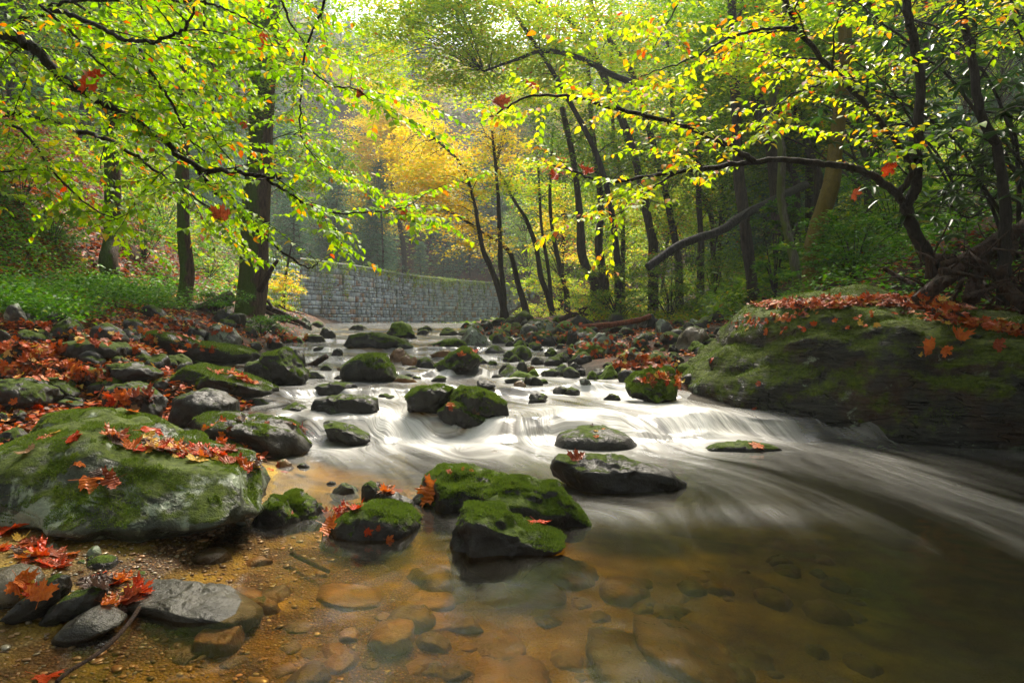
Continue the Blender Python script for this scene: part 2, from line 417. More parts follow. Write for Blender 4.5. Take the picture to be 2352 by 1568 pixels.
ground = mk('ground', np.stack([GX, GY, GZ], -1).reshape(-1, 3), quads(len(gy), len(gx)), floor_m, {'dry': dryv, 'pebble': np.clip(pebv, 0, 1), 'upstream': sstep(GY, 5.2, 6.8)})
tag(ground, kind='structure')
# coarse copy of the ground for laying things on
cx_ = grid_axis([np.arange(-40, -8, 1), np.arange(-8, 9, .2), np.arange(9, 40, 1)]); cy_ = grid_axis([np.arange(.5, 12, .12), np.arange(12, 90, .7)])
CX, CY = np.meshgrid(cx_, cy_); keep(np.stack([CX, CY, T(CX, CY)], -1).reshape(-1, 3), quads(len(cy_), len(cx_)))
bpoly_ground = BN[0]

# ------------------------------------------------------------------ named rocks, outlines measured in the 2352 px wide view
NEAR = {}
def rk(key, m, label, **k):
    NEAR[key] = rock('river_rock', label, m, **k); return NEAR[key]
# the big boulder on the right
NEAR['BIG'] = rock('giant_boulder', 'huge layered mossy boulder filling the right side with red leaves along its crest', 'boulder', lvl=6, d=7.5, slant=-.50, thick=.62, skew=.0, tuck=1.3,
    ang=.1, rough=.8, ex=.55, strata=.034, cat='boulder', seed=41,
    poly=[(1548, 920), (1553, 880), (1590, 835), (1640, 785), (1672, 745), (1700, 715), (1745, 697), (1830, 686), (1930, 683), (2060, 690), (2160, 705), (2260, 722),
          (2380, 735), (2560, 760), (2700, 900), (2700, 1230), (2500, 1260), (2352, 1220), (2160, 1160), (2000, 1110), (1850, 1065), (1760, 1040), (1690, 1014), (1650, 985), (1600, 955)])
NEAR['MAIN'] = rock('large_boulder', 'broad green boulder in the left foreground, lichened and strewn with red maple leaves', 'lichen', lvl=6, d=3.95, slant=-.10, thick=.6, skew=-.75, tuck=2.2,
    ang=.3, rough=.95, ex=.6, cat='boulder', seed=12,
    poly=[(-120, 1060), (-40, 1040), (10, 1020), (80, 990), (160, 976), (250, 978), (330, 1003), (420, 1035), (500, 1050), (575, 1068), (615, 1090), (630, 1120), (618, 1155),
          (560, 1185), (480, 1220), (400, 1246), (320, 1250), (240, 1240), (190, 1212), (130, 1175), (60, 1150), (-30, 1150), (-110, 1130)])
rk('L33', 'lichen', 'long pale lichened rock directly behind the broad leaf-strewn boulder', lvl=5, d=4.7, thick=.6, slant=-.1,
   poly=[(62, 985), (85, 955), (150, 941), (250, 944), (330, 962), (400, 995), (458, 1030), (400, 1060), (250, 1060), (90, 1040)])
rk('L32', 'wet', 'big dark wet rock with a few red leaves beside the left rapids', lvl=5, d=6.0, thick=.75, ang=.5, cut=4, skew=.2,
   poly=[(443, 968), (470, 947), (540, 943), (620, 955), (685, 984), (728, 1027), (700, 1046), (600, 1048), (500, 1030), (455, 995)])
rk('L31', 'wet', 'round smooth black rock left of the stream, behind the big leaf-dotted dark one', lvl=5, thick=.9, ang=.1,
   poly=[(398, 940), (405, 912), (430, 896), (465, 892), (505, 903), (537, 925), (541, 950), (530, 985), (470, 1000), (405, 985)])
rk('L19', 'moss', 'sloping mossy rock covered with red leaves in the left part of the stream', lvl=5, thick=.9, skew=.2,
   poly=[(413, 860), (425, 843), (452, 838), (500, 848), (560, 867), (634, 898), (620, 906), (560, 912), (480, 910), (420, 890)])
rk('L21', 'some', 'tall peaked rock with a mossy ridge at the left edge of the rapids', lvl=5, thick=.8, ang=.6,
   poly=[(593, 830), (610, 805), (637, 794), (655, 800), (690, 835), (722, 878), (700, 892), (640, 892), (600, 870)])
rk('L20', 'moss', 'dark mossy block leaning against the tall peaked rock', thick=.8, poly=[(553, 866), (575, 830), (600, 822), (640, 840), (672, 880), (640, 892), (570, 890)])
rk('L22', 'wet', 'rounded brown rock behind the tall peaked rock', thick=.9, box=(655, 712, 800, 850))
rk('L23', 'grey', 'small speckled boulder at the foot of the tall peaked rock', box=(708, 748, 850, 878))
rk('L24', 'some', 'low rock with orange leaves next to the driftwood stick', box=(727, 769, 837, 858))
rk('L9', 'moss', 'very long moss-topped slab lying across the left bank', lvl=5, thick=.45, ang=.25, skew=.25,
   poly=[(296, 775), (322, 758), (365, 760), (430, 775), (500, 787), (560, 800), (598, 814), (575, 838), (500, 842), (400, 832), (325, 812)])
rk('L10', 'grey', 'triangular grey-green boulder below the trunk of the largest left tree', thick=.8, ang=.7, poly=[(473, 785), (480, 755), (497, 740), (530, 748), (562, 790), (540, 800), (480, 800)])
rk('L6', 'wet', 'shiny grey rounded boulder under the left ground cover', thick=.8, ang=.1, poly=[(210, 765), (222, 747), (245, 742), (270, 756), (292, 785), (260, 795), (215, 790)])
rk('L3', 'some', 'brownish mossy boulder at the edge of the left ground cover', thick=.8, poly=[(121, 770), (133, 742), (160, 733), (180, 745), (188, 778), (150, 788), (125, 785)])
rk('L1', 'grey', 'upright rounded rock at the far left under green plants', thick=.8, poly=[(13, 730), (20, 705), (36, 695), (50, 708), (60, 735), (35, 745), (15, 742)])
rk('L2', 'some', 'small oval rock left of the brownish mossy boulder', box=(65, 117, 735, 757))
rk('L4', 'grey', 'tilted flat grey slab on the left bank', thick=.7, ang=.8, poly=[(100, 765), (113, 753), (130, 762), (148, 782), (135, 788), (112, 780)])
rk('L5', 'moss', 'long low mossy rock below the tilted flat slab', box=(35, 119, 757, 788), peak=.25)
rk('L7', 'moss', 'long mossy loaf-shaped rock in the middle of the left bank', lvl=5, thick=.6, ang=.1, poly=[(140, 808), (147, 787), (180, 781), (240, 783), (278, 797), (286, 820), (250, 830), (180, 828), (145, 825)])
rk('L8', 'some', 'rounded rock right of the mossy loaf-shaped rock', box=(225, 323, 781, 820), peak=.4)
rk('L11', 'moss', 'small mossy hump at the left end of the side pool', box=(300, 354, 811, 839))
rk('L12', 'moss', 'little green rock in front of the mossy loaf-shaped rock', box=(246, 294, 816, 836))
rk('L13', 'moss', 'flat-topped mossy rock with yellow leaves by the side pool', box=(350, 441, 813, 842))
rk('L14', 'wet', 'small bare stone at the side pool edge', box=(352, 398, 826, 845))
rk('L15', 'wet', 'wide dark wet rock with a glossy brown flank on the left bank', lvl=5, thick=.6, poly=[(237, 846), (250, 836), (300, 834), (350, 843), (372, 858), (365, 874), (300, 880), (250, 865)])
rk('L16', 'moss', 'mossy hump just behind the sloping leaf-covered rock', box=(426, 505, 822, 850))
rk('L17', 'wet', 'low black rock under a drift of red leaves on the left bank', box=(150, 262, 843, 885))
rk('L18', 'wet', 'small dark rock behind the low black one', box=(117, 172, 833, 855))
rk('L26', 'some', 'large rounded dark rock at the left edge of the photo', lvl=5, thick=.8, poly=[(-60, 905), (-30, 870), (30, 862), (85, 870), (125, 890), (145, 915), (130, 935), (60, 945), (-40, 940)])
rk('L27', 'moss', 'sloping mossy rock right of the rounded rock at the left edge', thick=.7, poly=[(85, 870), (110, 861), (140, 870), (165, 890), (190, 915), (150, 928), (110, 915)])
rk('L28', 'grey', 'pale sloping stone cut by the left edge of the photo', thick=.7, poly=[(-30, 830), (0, 820), (25, 835), (50, 862), (20, 868), (-30, 865)])
rk('L29', 'wet', 'angular black ledge stone with orange leaves in the left shallows', lvl=5, thick=.7, ang=.9, poly=[(230, 905), (233, 875), (290, 873), (340, 890), (380, 920), (383, 965), (330, 978), (260, 960)])
rk('L30', 'moss', 'small mossy rock before the sloping leaf-covered one', box=(327, 400, 863, 888))
rk('L34', 'some', 'smooth grey-green egg-shaped rock behind the broad boulder', thick=.9, ang=.05, box=(390, 478, 978, 1022))
rk('L36', 'moss', 'mossy rock with red leaves at the right shoulder of the broad boulder', thick=.8, box=(467, 574, 1008, 1055), peak=.35)
rk('L37', 'wet', 'dark brown stone behind the left end of the broad boulder', box=(20, 90, 908, 942))
rk('L38', 'some', 'flat greenish stone near the orange leaves, left of the black ledge stone', box=(120, 195, 916, 940))
rk('L39', 'wet', 'black stone touching the left edge above the broad boulder', box=(-20, 18, 946, 980))
rk('L40', 'wet', 'glossy black rock just left of the pale lichened one', box=(15, 70, 943, 978))
rk('L41', 'wet', 'low dark stone by the left edge just above the broad boulder', box=(-15, 67, 983, 1025))
rk('L42', 'wet', 'glossy dark rock in the left rapids', thick=.7, box=(630, 718, 920, 957), peak=.35)
rk('L43', 'wet', 'tiny black pebble-like rock alone in the still water', box=(680, 711, 1063, 1075))
rk('L44', 'brown', 'small brown wet stone beside the tiny black one', box=(630, 674, 1053, 1073))
rk('L46', 'moss', 'steep mossy rock among red leaves on the far left bank', box=(18, 82, 790, 842), peak=.3)
rk('L47', 'moss', 'dark mossy rock cut by the left edge, above the pale sloping stone', box=(-25, 22, 753, 792))
# middle of the stream
rk('C1', 'moss', 'long low mossy rock in the middle of the upper stream', lvl=5, thick=.6, ang=.15, poly=[(790, 792), (802, 768), (825, 762), (870, 765), (920, 776), (957, 796), (900, 802), (800, 800)])
rk('C2', 'bright', 'peaked rock with orange moss in front of the stone wall', thick=.8, poly=[(888, 765), (900, 742), (922, 736), (942, 748), (955, 772), (920, 780), (892, 776)])
rk('C4', 'moss', 'small mossy rock between the log stick and the dome rock', box=(758, 792, 798, 817))
rk('C5', 'moss', 'big dark mossy dome rock standing in the middle of the stream', lvl=5, thick=.9, ang=.1, poly=[(785, 864), (795, 840), (820, 818), (855, 808), (885, 815), (905, 838), (915, 872), (880, 882), (800, 880)])
rk('C6', 'brown', 'rusty brown rock right of the dome rock', box=(892, 949, 800, 830), ang=.8)
rk('C7', 'brown', 'orange-brown wet rock in front of the rusty brown one', box=(917, 971, 812, 840), ang=.7)
rk('C8', 'bright', 'peaked bright green rock with orange leaves in mid stream', lvl=5, thick=.8, ang=.5, poly=[(992, 842), (1020, 822), (1062, 796), (1080, 800), (1102, 830), (1100, 850), (1040, 856), (1000, 850)])
rk('C9', 'moss', 'dark mossy rock at the front of the peaked bright green one', thick=.8, box=(1003, 1108, 822, 858))
rk('C10', 'wet', 'shiny black rock at the left foot of the peaked green one', box=(1002, 1044, 836, 857))
rk('C11', 'grey', 'small grey rock tucked behind the peaked green one', box=(1068, 1101, 791, 818))
rk('C12', 'some', 'left half of the split dark rock amid the rapids', lvl=5, thick=.8, ang=.4, poly=[(933, 915), (938, 895), (965, 886), (1020, 884), (1045, 895), (1035, 940), (990, 955), (940, 945)])
rk('C13', 'some', 'right half of the split dark rock, with a sloping mossy back', lvl=5, thick=.8, ang=.4, poly=[(1022, 930), (1030, 896), (1060, 885), (1110, 893), (1160, 925), (1179, 953), (1120, 965), (1040, 960)])
rk('C14', 'moss', 'low mossy rock with orange leaves at the foot of the split dark rock', lvl=5, thick=.8, ang=.3, d=6.95, poly=[(1003, 945), (1022, 922), (1045, 916), (1075, 930), (1135, 972), (1090, 985), (1020, 980)])
rk('C15', 'wet', 'long dark rock with a little waterfall spilling at its right end', lvl=5, thick=.6, poly=[(702, 940), (712, 918), (760, 909), (830, 907), (868, 915), (875, 945), (820, 965), (720, 960)])
rk('C16', 'wet', 'angular glistening rock above the long dark one', ang=.9, thick=.7, poly=[(700, 900), (720, 885), (765, 875), (815, 880), (829, 898), (815, 912), (720, 912)])
rk('C17', 'bright', 'small bright mossy rock in front of the angular glistening one', box=(697, 764, 894, 913))
rk('C19', 'wet', 'flat wet black rock sloping into the left rapids', lvl=5, thick=.8, ang=.4, poly=[(737, 975), (750, 966), (790, 975), (835, 995), (858, 1012), (820, 1022), (760, 1010)])
rk('C20', 'wet', 'small dark dome washed by the rapids', thick=.9, ang=.05, box=(1180, 1214, 827, 855))
rk('C21', 'wet', 'brown water-washed rock left of the small dark dome', box=(1143, 1186, 834, 857))
rk('C22', 'wet', 'low black rock in the calm water right of the peaked green one', box=(1125, 1164, 796, 811))
rk('C23', 'moss', 'low mossy rock with orange leaves in the right shallows', box=(1252, 1313, 806, 832))
rk('C24', 'wet', 'dark rock split by thin white trickles in the right shallows', box=(1315, 1348, 838, 858), ang=.7)
rk('C25', 'some', 'small rock with yellow leaves at the lip of the right cascade', box=(1288, 1338, 889, 907))
rk('C26', 'wet', 'wide smooth domed rock under the rapids with orange leaves', lvl=5, thick=.9, ang=.05, rough=.4, d=6.5, poly=[(1262, 1024), (1285, 994), (1330, 980), (1390, 980), (1440, 996), (1472, 1030), (1430, 1060), (1300, 1055)])
rk('C27', 'wet', 'thin flat wet rock awash in mid stream', box=(1143, 1252, 868, 882), thick=.5)
rk('C28', 'wet', 'angular slab with a rough bark-like end below the rapids', lvl=5, thick=.5, ang=.7, d=4.85, skew=.1, rough=.8, strata=.006,
   poly=[(1256, 1085), (1276, 1042), (1335, 1040), (1450, 1056), (1535, 1076), (1609, 1125), (1570, 1142), (1480, 1148), (1400, 1148), (1340, 1135), (1262, 1100)])
rk('R31', 'some', 'low flat rock with one orange leaf in the white water below the giant boulder', thick=.6, d=6.2, poly=[(1608, 1040), (1640, 1018), (1700, 1014), (1780, 1020), (1811, 1038), (1760, 1056), (1640, 1056)])
rk('C50', 'tan', 'brown rounded rock just under the foam at the bottom of the rapids', d=6.1, poly=[(1060, 1060), (1090, 1042), (1140, 1035), (1180, 1045), (1182, 1064), (1120, 1080), (1070, 1076)], rough=.3)
# front group
rk('F1', 'moss', 'mossy rock at the back of the front group, with an orange maple leaf against it', lvl=5, d=4.45, thick=.8, ang=.25,
   poly=[(940, 1150), (960, 1100), (1000, 1078), (1040, 1070), (1085, 1077), (1130, 1090), (1180, 1100), (1200, 1140), (1160, 1195), (1060, 1205), (950, 1200)])
rk('F2', 'moss', 'right mossy rock of the front group with a bright green shoulder', lvl=5, d=4.05, thick=.75, ang=.3, skew=.1,
   poly=[(1098, 1150), (1130, 1112), (1180, 1100), (1245, 1100), (1280, 1108), (1305, 1135), (1345, 1170), (1363, 1200), (1340, 1232), (1270, 1250), (1150, 1240), (1100, 1200)])
rk('F3', 'some', 'frontmost dark rock with moss on its left shoulder and a toe running right', lvl=5, d=3.62, thick=.7, ang=.35, skew=.05,
   poly=[(1010, 1290), (1025, 1235), (1028, 1190), (1055, 1160), (1120, 1147), (1165, 1160), (1215, 1198), (1262, 1220), (1322, 1240), (1300, 1262), (1240, 1290), (1200, 1330), (1020, 1330)])
rk('F4', 'some', 'round dark rock with a cap of green moss left of the frontmost rock', lvl=5, d=3.9, thick=.85, ang=.1,
   poly=[(742, 1250), (765, 1200), (800, 1165), (850, 1148), (895, 1155), (945, 1175), (965, 1200), (955, 1235), (920, 1275), (850, 1290), (760, 1280)])
rk('F5', 'some', 'dark round rock wedged under the right end of the broad boulder', lvl=5, d=4.0, thick=.8, ang=.1,
   poly=[(600, 1170), (625, 1142), (655, 1146), (685, 1180), (690, 1230), (650, 1270), (600, 1270), (570, 1220)])
rk('F6', 'moss', 'mossy rock with a hanging red leaf between the broad boulder and the moss-capped rock', lvl=5, d=4.15, thick=.8, ang=.1,
   poly=[(640, 1160), (655, 1132), (685, 1128), (720, 1150), (745, 1185), (755, 1225), (720, 1260), (660, 1260)])
rk('F7', 'wet', 'upright angular dark stone beside red leaves behind the moss-capped rock', d=4.5, thick=.8, ang=.8,
   poly=[(828, 1145), (832, 1110), (850, 1100), (868, 1110), (884, 1140), (870, 1160), (835, 1160)])
rk('F8', 'grey', 'small low stone carrying a long red leaf in the still water', d=4.7, box=(762, 832, 1105, 1135))
rk('F9', 'wet', 'dark flat stone bridging the moss-capped rock and the back mossy rock', d=4.3, thick=.8,
   poly=[(868, 1150), (880, 1120), (910, 1125), (945, 1150), (960, 1175), (920, 1195), (880, 1180)])
rk('F10', 'wet', 'tiny stone left of the low stone with the long red leaf', box=(748, 772, 1103, 1112))
# gravel corner, bottom left
rk('B1', 'tan', 'round tan stone at the bottom left edge', lvl=5, surf=T, thick=.9, ang=.05, rough=.4, poly=[(-50, 1340), (-30, 1312), (20, 1303), (65, 1310), (88, 1335), (85, 1370), (30, 1390), (-40, 1385)])
rk('B2', 'wet', 'long dark tilted stone with wet end in the bottom left corner', lvl=5, surf=T, thick=.7, ang=.3, slant=.5, poly=[(8, 1420), (55, 1370), (108, 1330), (145, 1314), (164, 1325), (152, 1368), (95, 1412), (40, 1434)])
rk('B3', 'wet', 'grey-brown oblong stone between the long dark one and the lowest one', lvl=5, surf=T, thick=.8, ang=.1, slant=.4, poly=[(95, 1425), (130, 1390), (170, 1358), (210, 1347), (238, 1360), (232, 1385), (190, 1410), (120, 1443)])
rk('B4', 'bare', 'smooth bluish oval stone lowest in the bottom left cluster', lvl=5, surf=T, thick=.9, ang=.05, rough=.3, poly=[(130, 1460), (165, 1420), (205, 1400), (245, 1407), (278, 1430), (240, 1455), (170, 1475)])
rk('B5', 'bare', 'long low slab half in the water in the bottom left corner', lvl=5, surf=T, thick=.9, ang=.4, slant=-.3, poly=[(283, 1345), (350, 1342), (430, 1348), (500, 1368), (560, 1400), (600, 1428), (588, 1446), (520, 1440), (440, 1412), (350, 1385), (290, 1365)])
rk('B6', 'wet', 'flat slate-blue stone in the shade of the broad boulder', surf=T, box=(193, 275, 1278, 1306), thick=1., rough=.3)
rk('B7', 'grey', 'pale round pebble in the shade of the broad boulder', surf=T, lvl=3, box=(200, 231, 1253, 1277), thick=1., rough=.2, ang=0)
rk('B8', 'brown', 'reddish wet stone with glints in the shallow water', surf=T, box=(540, 645, 1375, 1412), thick=.9, ang=.6)
rk('B9', 'wet', 'black stone in the shadow under the left end of the broad boulder', d=3.6, surf=T, box=(-60, 75, 1165, 1290), thick=.8)
# sunken stones
for i, (pl, lb) in enumerate([
    ([(457, 1450), (470, 1446), (545, 1446), (553, 1475), (548, 1498), (460, 1492)], 'square sunken block in the amber shallows'),
    ([(848, 1462), (865, 1440), (910, 1434), (950, 1442), (955, 1470), (930, 1494), (870, 1492)], 'round sunken cobble in the amber water'),
    ([(1040, 1370), (1080, 1352), (1200, 1350), (1290, 1355), (1304, 1372), (1230, 1385), (1080, 1392)], 'long orange sunken slab below the frontmost rock'),
    ([(1050, 1325), (1090, 1305), (1180, 1300), (1270, 1298), (1275, 1318), (1200, 1336), (1080, 1345)], 'orange sunken slab just under the frontmost rock'),
    ([(1240, 1300), (1290, 1288), (1340, 1310), (1372, 1338), (1320, 1336), (1260, 1322)], 'pointed orange sunken stone right of the frontmost rock'),
    ([(870, 1385), (960, 1372), (1040, 1376), (1050, 1392), (960, 1405), (880, 1402)], 'flat sunken slab left of the long orange one'),
    ([(900, 1415), (980, 1420), (1050, 1432), (1030, 1450), (950, 1448), (910, 1436)], 'sunken plate above the round cobble'),
    ([(720, 1355), (800, 1360), (880, 1378), (870, 1396), (780, 1390), (725, 1376)], 'sunken slab in the left amber water'),
    ([(1330, 1480), (1420, 1500), (1560, 1540), (1650, 1580), (1560, 1600), (1400, 1560)], 'large dark sunken slab near the bottom edge'),
    ([(1450, 1450), (1560, 1470), (1700, 1520), (1690, 1545), (1560, 1530), (1470, 1490)], 'long sunken slab at the bottom right of the middle'),
    ([(1060, 1480), (1130, 1470), (1210, 1485), (1200, 1505), (1110, 1510)], 'flat oval sunken stone right of the round cobble'),
    ([(1010, 1560), (1120, 1535), (1230, 1545), (1300, 1575), (1150, 1600), (1030, 1590)], 'pale sunken slab at the bottom edge')]):
    rock('sunken_stone', lb, 'sunkd' if 'dark' in lb or 'large' in lb else 'sunk', poly=pl, surf=T, thick=1.3, lvl=4, ang=.4, rough=.6, group='stones under the front pool', cat='stone')
# right gravel bar
for bx, mt, lb in [
    ((1180, 1290, 732, 768), 'grey', 'long pale grey rock on the gravel bar below the slim trees'),
    ((1166, 1205, 739, 766), 'brown', 'reddish rock left of the long pale grey one'),
    ((1130, 1178, 730, 746), 'wet', 'flat dark stone at the foot of the leaning slim trees'),
    ((1072, 1112, 741, 755), 'grey', 'small grey rock at the far left of the gravel bar'),
    ((1048, 1128, 748, 792), 'grey', 'big rounded grey rock at the water edge of the gravel bar'),
    ((985, 1074, 776, 798), 'bright', 'low bright mossy rock nearest the mid stream'),
    ((1060, 1114, 768, 790), 'bright', 'mossy rock in front of the big rounded grey one'),
    ((1125, 1178, 753, 779), 'moss', 'round mossy rock right of the big rounded grey one'),
    ((1214, 1290, 756, 792), 'some', 'dark rock with mossy cap in the middle of the gravel bar'),
    ((1290, 1392, 748, 792), 'wet', 'broad dark angular rock on the gravel bar'),
    ((1172, 1211, 782, 800), 'bright', 'small vivid mossy rock at the water edge'),
    ((1317, 1351, 785, 807), 'moss', 'round dark rock in front of the broad dark angular one'),
    ((1143, 1184, 772, 788), 'bright', 'green tuft-like rock between the round mossy ones'),
    ((1306, 1344, 745, 764), 'moss', 'mossy flat rock behind the broad dark angular one'),
    ((1500, 1552, 729, 768), 'grey', 'white-speckled grey boulder near the red rotten log'),
    ((1467, 1517, 720, 754), 'wet', 'smooth bluish rock left of the white-speckled boulder'),
    ((1549, 1643, 752, 803), 'tan', 'thick grey-tan slab at the left shoulder of the giant boulder'),
    ((1578, 1626, 783, 810), 'bright', 'yellow-green mossy rock under the thick grey-tan slab'),
    ((1438, 1500, 764, 808), 'some', 'pointed mossy rock in the right gravel bar'),
    ((1345, 1428, 764, 808), 'grey', 'green-grey rounded rock at the right side of the shallows'),
    ((1312, 1408, 788, 824), 'bright', 'wide low vivid mossy rock in the right shallows'),
    ((1422, 1476, 798, 840), 'wet', 'square-shouldered dark rock in the right shallows'),
    ((1462, 1540, 802, 844), 'moss', 'mossy rock with red leaves right of the square-shouldered one'),
    ((1402, 1464, 828, 852), 'moss', 'low mossy rock by the trickling water'),
    ((1367, 1426, 837, 875), 'bright', 'bright green rock at the edge of the right cascade'),
    ((1346, 1376, 852, 875), 'bright', 'small bright green rock left of its bigger twin at the cascade'),
    ((1618, 1664, 711, 742), 'moss', 'mossy rock just behind the giant boulder, under the shrubs'),
    ((1450, 1551, 763, 781), 'moss', 'long low mossy stone behind the pointed one'),
    ((1569, 1619, 730, 753), 'grey', 'grey-green stone above the thick grey-tan slab'),
    ((1530, 1562, 790, 812), 'moss', 'small green stone between the pointed rock and the yellow-green one'),
    ((1535, 1600, 836, 862), 'bright', 'mossy stone tight against the giant boulder'),
    ((1240, 1300, 740, 758), 'wet', 'dark flat rock behind the broad dark angular rock'),
    ((1380, 1440, 745, 765), 'some', 'low rock in front of the red rotten log'),
    ((1010, 1050, 752, 766), 'moss', 'low green rock at the far end of the gravel bar'),
    ((700, 745, 738, 752), 'some', 'dark mossy rock at the left foot of the stone wall'),
    ((682, 722, 728, 752), 'grey', 'big pale boulder at the left foot of the stone wall'),
    ((666, 690, 722, 745), 'grey', 'pale egg-shaped rock by the brown roots'),
    ((728, 772, 752, 775), 'some', 'dark rock with red leaves in the upper left stream'),
    ((640, 700, 768, 790), 'bright', 'low bright mossy rock on the upper left shore'),
    ((690, 755, 768, 787), 'moss', 'mossy rock sloping into the upper left stream'),
    ((800, 850, 745, 757), 'moss', 'low mossy rock in front of the wall'),
    ((950, 995, 748, 760), 'moss', 'dark mossy rock right of the peaked orange-moss one'),
    ((925, 965, 767, 780), 'wet', 'small dark rock at the foot of the peaked orange-moss one')]:
    rock('river_rock', lb, mt, box=bx, thick=.85, ang=.55, lvl=4, ex=.6)
for bx, mt, lb in [
    ((1236, 1296, 846, 868), 'wet', 'low wet rock with white trickles, left of the bright green cascade rocks'),
    ((1300, 1352, 818, 838), 'moss', 'round mossy rock right of the low mossy one with orange leaves'),
    ((1206, 1262, 902, 926), 'wet', 'dark hump breaking the water right of the split dark rock'),
    ((1380, 1440, 902, 924), 'wet', 'flat wet rock at the brink of the right cascade'),
    ((560, 632, 912, 938), 'some', 'low mossy rock between the round black rock and the left rapids'),
    ((868, 930, 985, 1002), 'wet', 'small wet rock in the white water below the little waterfall'),
    ((1395, 1450, 795, 815), 'bright', 'bright mossy rock in the jumble right of the shallows'),
    ((1085, 1140, 872, 888), 'wet', 'dark wet stone behind the split dark rock'),
    ((646, 700, 886, 906), 'some', 'small mossy rock left of the angular glistening one'),
    ((1500, 1560, 812, 838), 'moss', 'mossy rock against the foot of the giant boulder'),
    ((985, 1030, 862, 876), 'wet', 'low stone awash below the shiny black rock')]:
    rock('river_rock', lb, mt, box=bx, thick=.85, ang=.55, lvl=4)
NEAR['R27'] = rock('river_rock', 'flat bright green rock with many red leaves touching the giant boulder', 'bright', lvl=5, thick=.8,
     poly=[(1434, 880), (1460, 857), (1500, 847), (1545, 850), (1564, 875), (1560, 915), (1500, 926), (1442, 912)], skew=-.6)
# ------------------------------------------------------------------ unnamed smaller stones
def hit_free(px, py): return hit(px, py)
sm = [('small dark wet stone lying on the left bank', 'stones on the left bank', 150, (0, 640, 728, 935), (20, 78), ('wet', 'some', 'moss', 'wet')),
      ('small mossy cobble of the gravel bar', 'cobbles of the gravel bar', 210, (1000, 1660, 740, 885), (22, 66), ('moss', 'bright', 'some', 'moss', 'wet', 'grey')),
      ('small dark rock in the upper stream', 'small rocks in the upper stream', 44, (660, 1300, 756, 925), (22, 74), ('wet', 'moss', 'wet', 'some', 'brown')),
      ('small stone at the shaded foot of the broad boulder', 'stones by the gravel corner', 26, (-20, 330, 1255, 1420), (12, 40), ('wet', 'tan', 'brown', 'grey')),
      ('sunken cobble on the bed of the front pool', 'cobbles on the pool bed', 100, (420, 2000, 1285, 1600), (40, 170), ('sunk', 'sunkd'))]
for lb, gp, n, (x0, x1, y0, y1), (s0, s1), mts in sm:
    for _ in range(n):
        a, b = random.uniform(x0, x1), random.uniform(y0, y1); s_ = random.uniform(s0, s1) * (1 if random.random() < .7 else .7)
        d0 = hit(a, b, T)
        if gp == 'cobbles of the gravel bar' and ray(a, 0)[0] * d0 < ip(PR, d0) - (1.3 if d0 < 14 else .5): continue
        if gp == 'stones on the left bank' and ray(a, 0)[0] * d0 > ip(PL, d0) + .2: continue
        hgt_ = s_ * (random.uniform(.24, .38) if 'upper' in gp else random.uniform(.34, .6) if mts[0] != 'sunk' else random.uniform(.18, .34))
        rock('sunken_stone' if 'sunk' in mts[0] else 'river_rock' if 'upper' in gp else 'cobble' if 'gravel' in gp else 'bank_stone', lb, random.choice(mts), box=(a - s_ / 2, a + s_ / 2, b - hgt_, b), surf=T if ('sunk' in mts[0] or 'corner' in gp) else None, lvl=3, thick=.9, ang=.6, group=gp, cat='stone', rough=.9)

# ------------------------------------------------------------------ loose gravel of the left corner, too many to count
n = 9000; gxx = RG.uniform(-3.2, -.2, n); gyy = RG.uniform(1.6, 4.4, n); k = RG.random(n) < np.exp(-((gxx + 1.55 + .2 * (gyy - 3)) / .62) ** 2); gxx, gyy = gxx[k], gyy[k]; n = len(gxx)
V, Fa = ico(2); V = V * (1 + .15 * fbm(V * 1.7, 3, 2))[:, None]; sz = np.exp(RG.normal(-4.95, .42, n)); az = RG.uniform(0, 6.28, n)
S = np.stack([V[None, :, 0] * RG.uniform(.8, 1.5, n)[:, None], V[None, :, 1] * RG.uniform(.6, 1.1, n)[:, None], V[None, :, 2] * RG.uniform(.25, .6, n)[:, None]], -1) * sz[:, None, None]
S = np.stack([S[..., 0] * np.cos(az)[:, None] - S[..., 1] * np.sin(az)[:, None], S[..., 0] * np.sin(az)[:, None] + S[..., 1] * np.cos(az)[:, None], S[..., 2]], -1) + np.stack([gxx, gyy, T(gxx, gyy) + sz * .2], -1)[:, None]
m = NB(mat('gravel_stone')); c = m.ramp(m.n('Attribute', attribute_name='tint').outputs['Fac'], [(0, (.05, .03, .015)), (.35, (.17, .085, .03)), (.6, (.30, .16, .06)), (.8, (.13, .13, .10)), (.93, (.36, .29, .17)), (1, (.45, .2, .08))])
p = m.n('BsdfPrincipled', i_Roughness=.3); m.t.links.new(c, p.inputs['Base Color']); gm = m.out(p.outputs[0])
tag(mk('gravel', S.reshape(-1, 3), (np.arange(n)[:, None, None] * len(V) + Fa[None]).reshape(-1, 3), gm, {'tint': np.repeat(RG.random(n), len(V))}), 'wet multicoloured gravel of the bottom left corner', 'gravel', kind='stuff')

# ------------------------------------------------------------------ water
yy = [0.2]
while yy[-1] < 44: yy.append(yy[-1] + max(.012, .006 * yy[-1]))
yy = np.concatenate([np.arange(-6, .2, .4), yy])
nx_ = 420; u = np.linspace(0, 1, nx_)[None]
xl_ = ip(PL, yy)[:, None] - .5; xr_ = ip(PR, yy)[:, None] + .5
WX = xl_ + (xr_ - xl_) * u; WY = np.repeat(yy[:, None], nx_, 1)
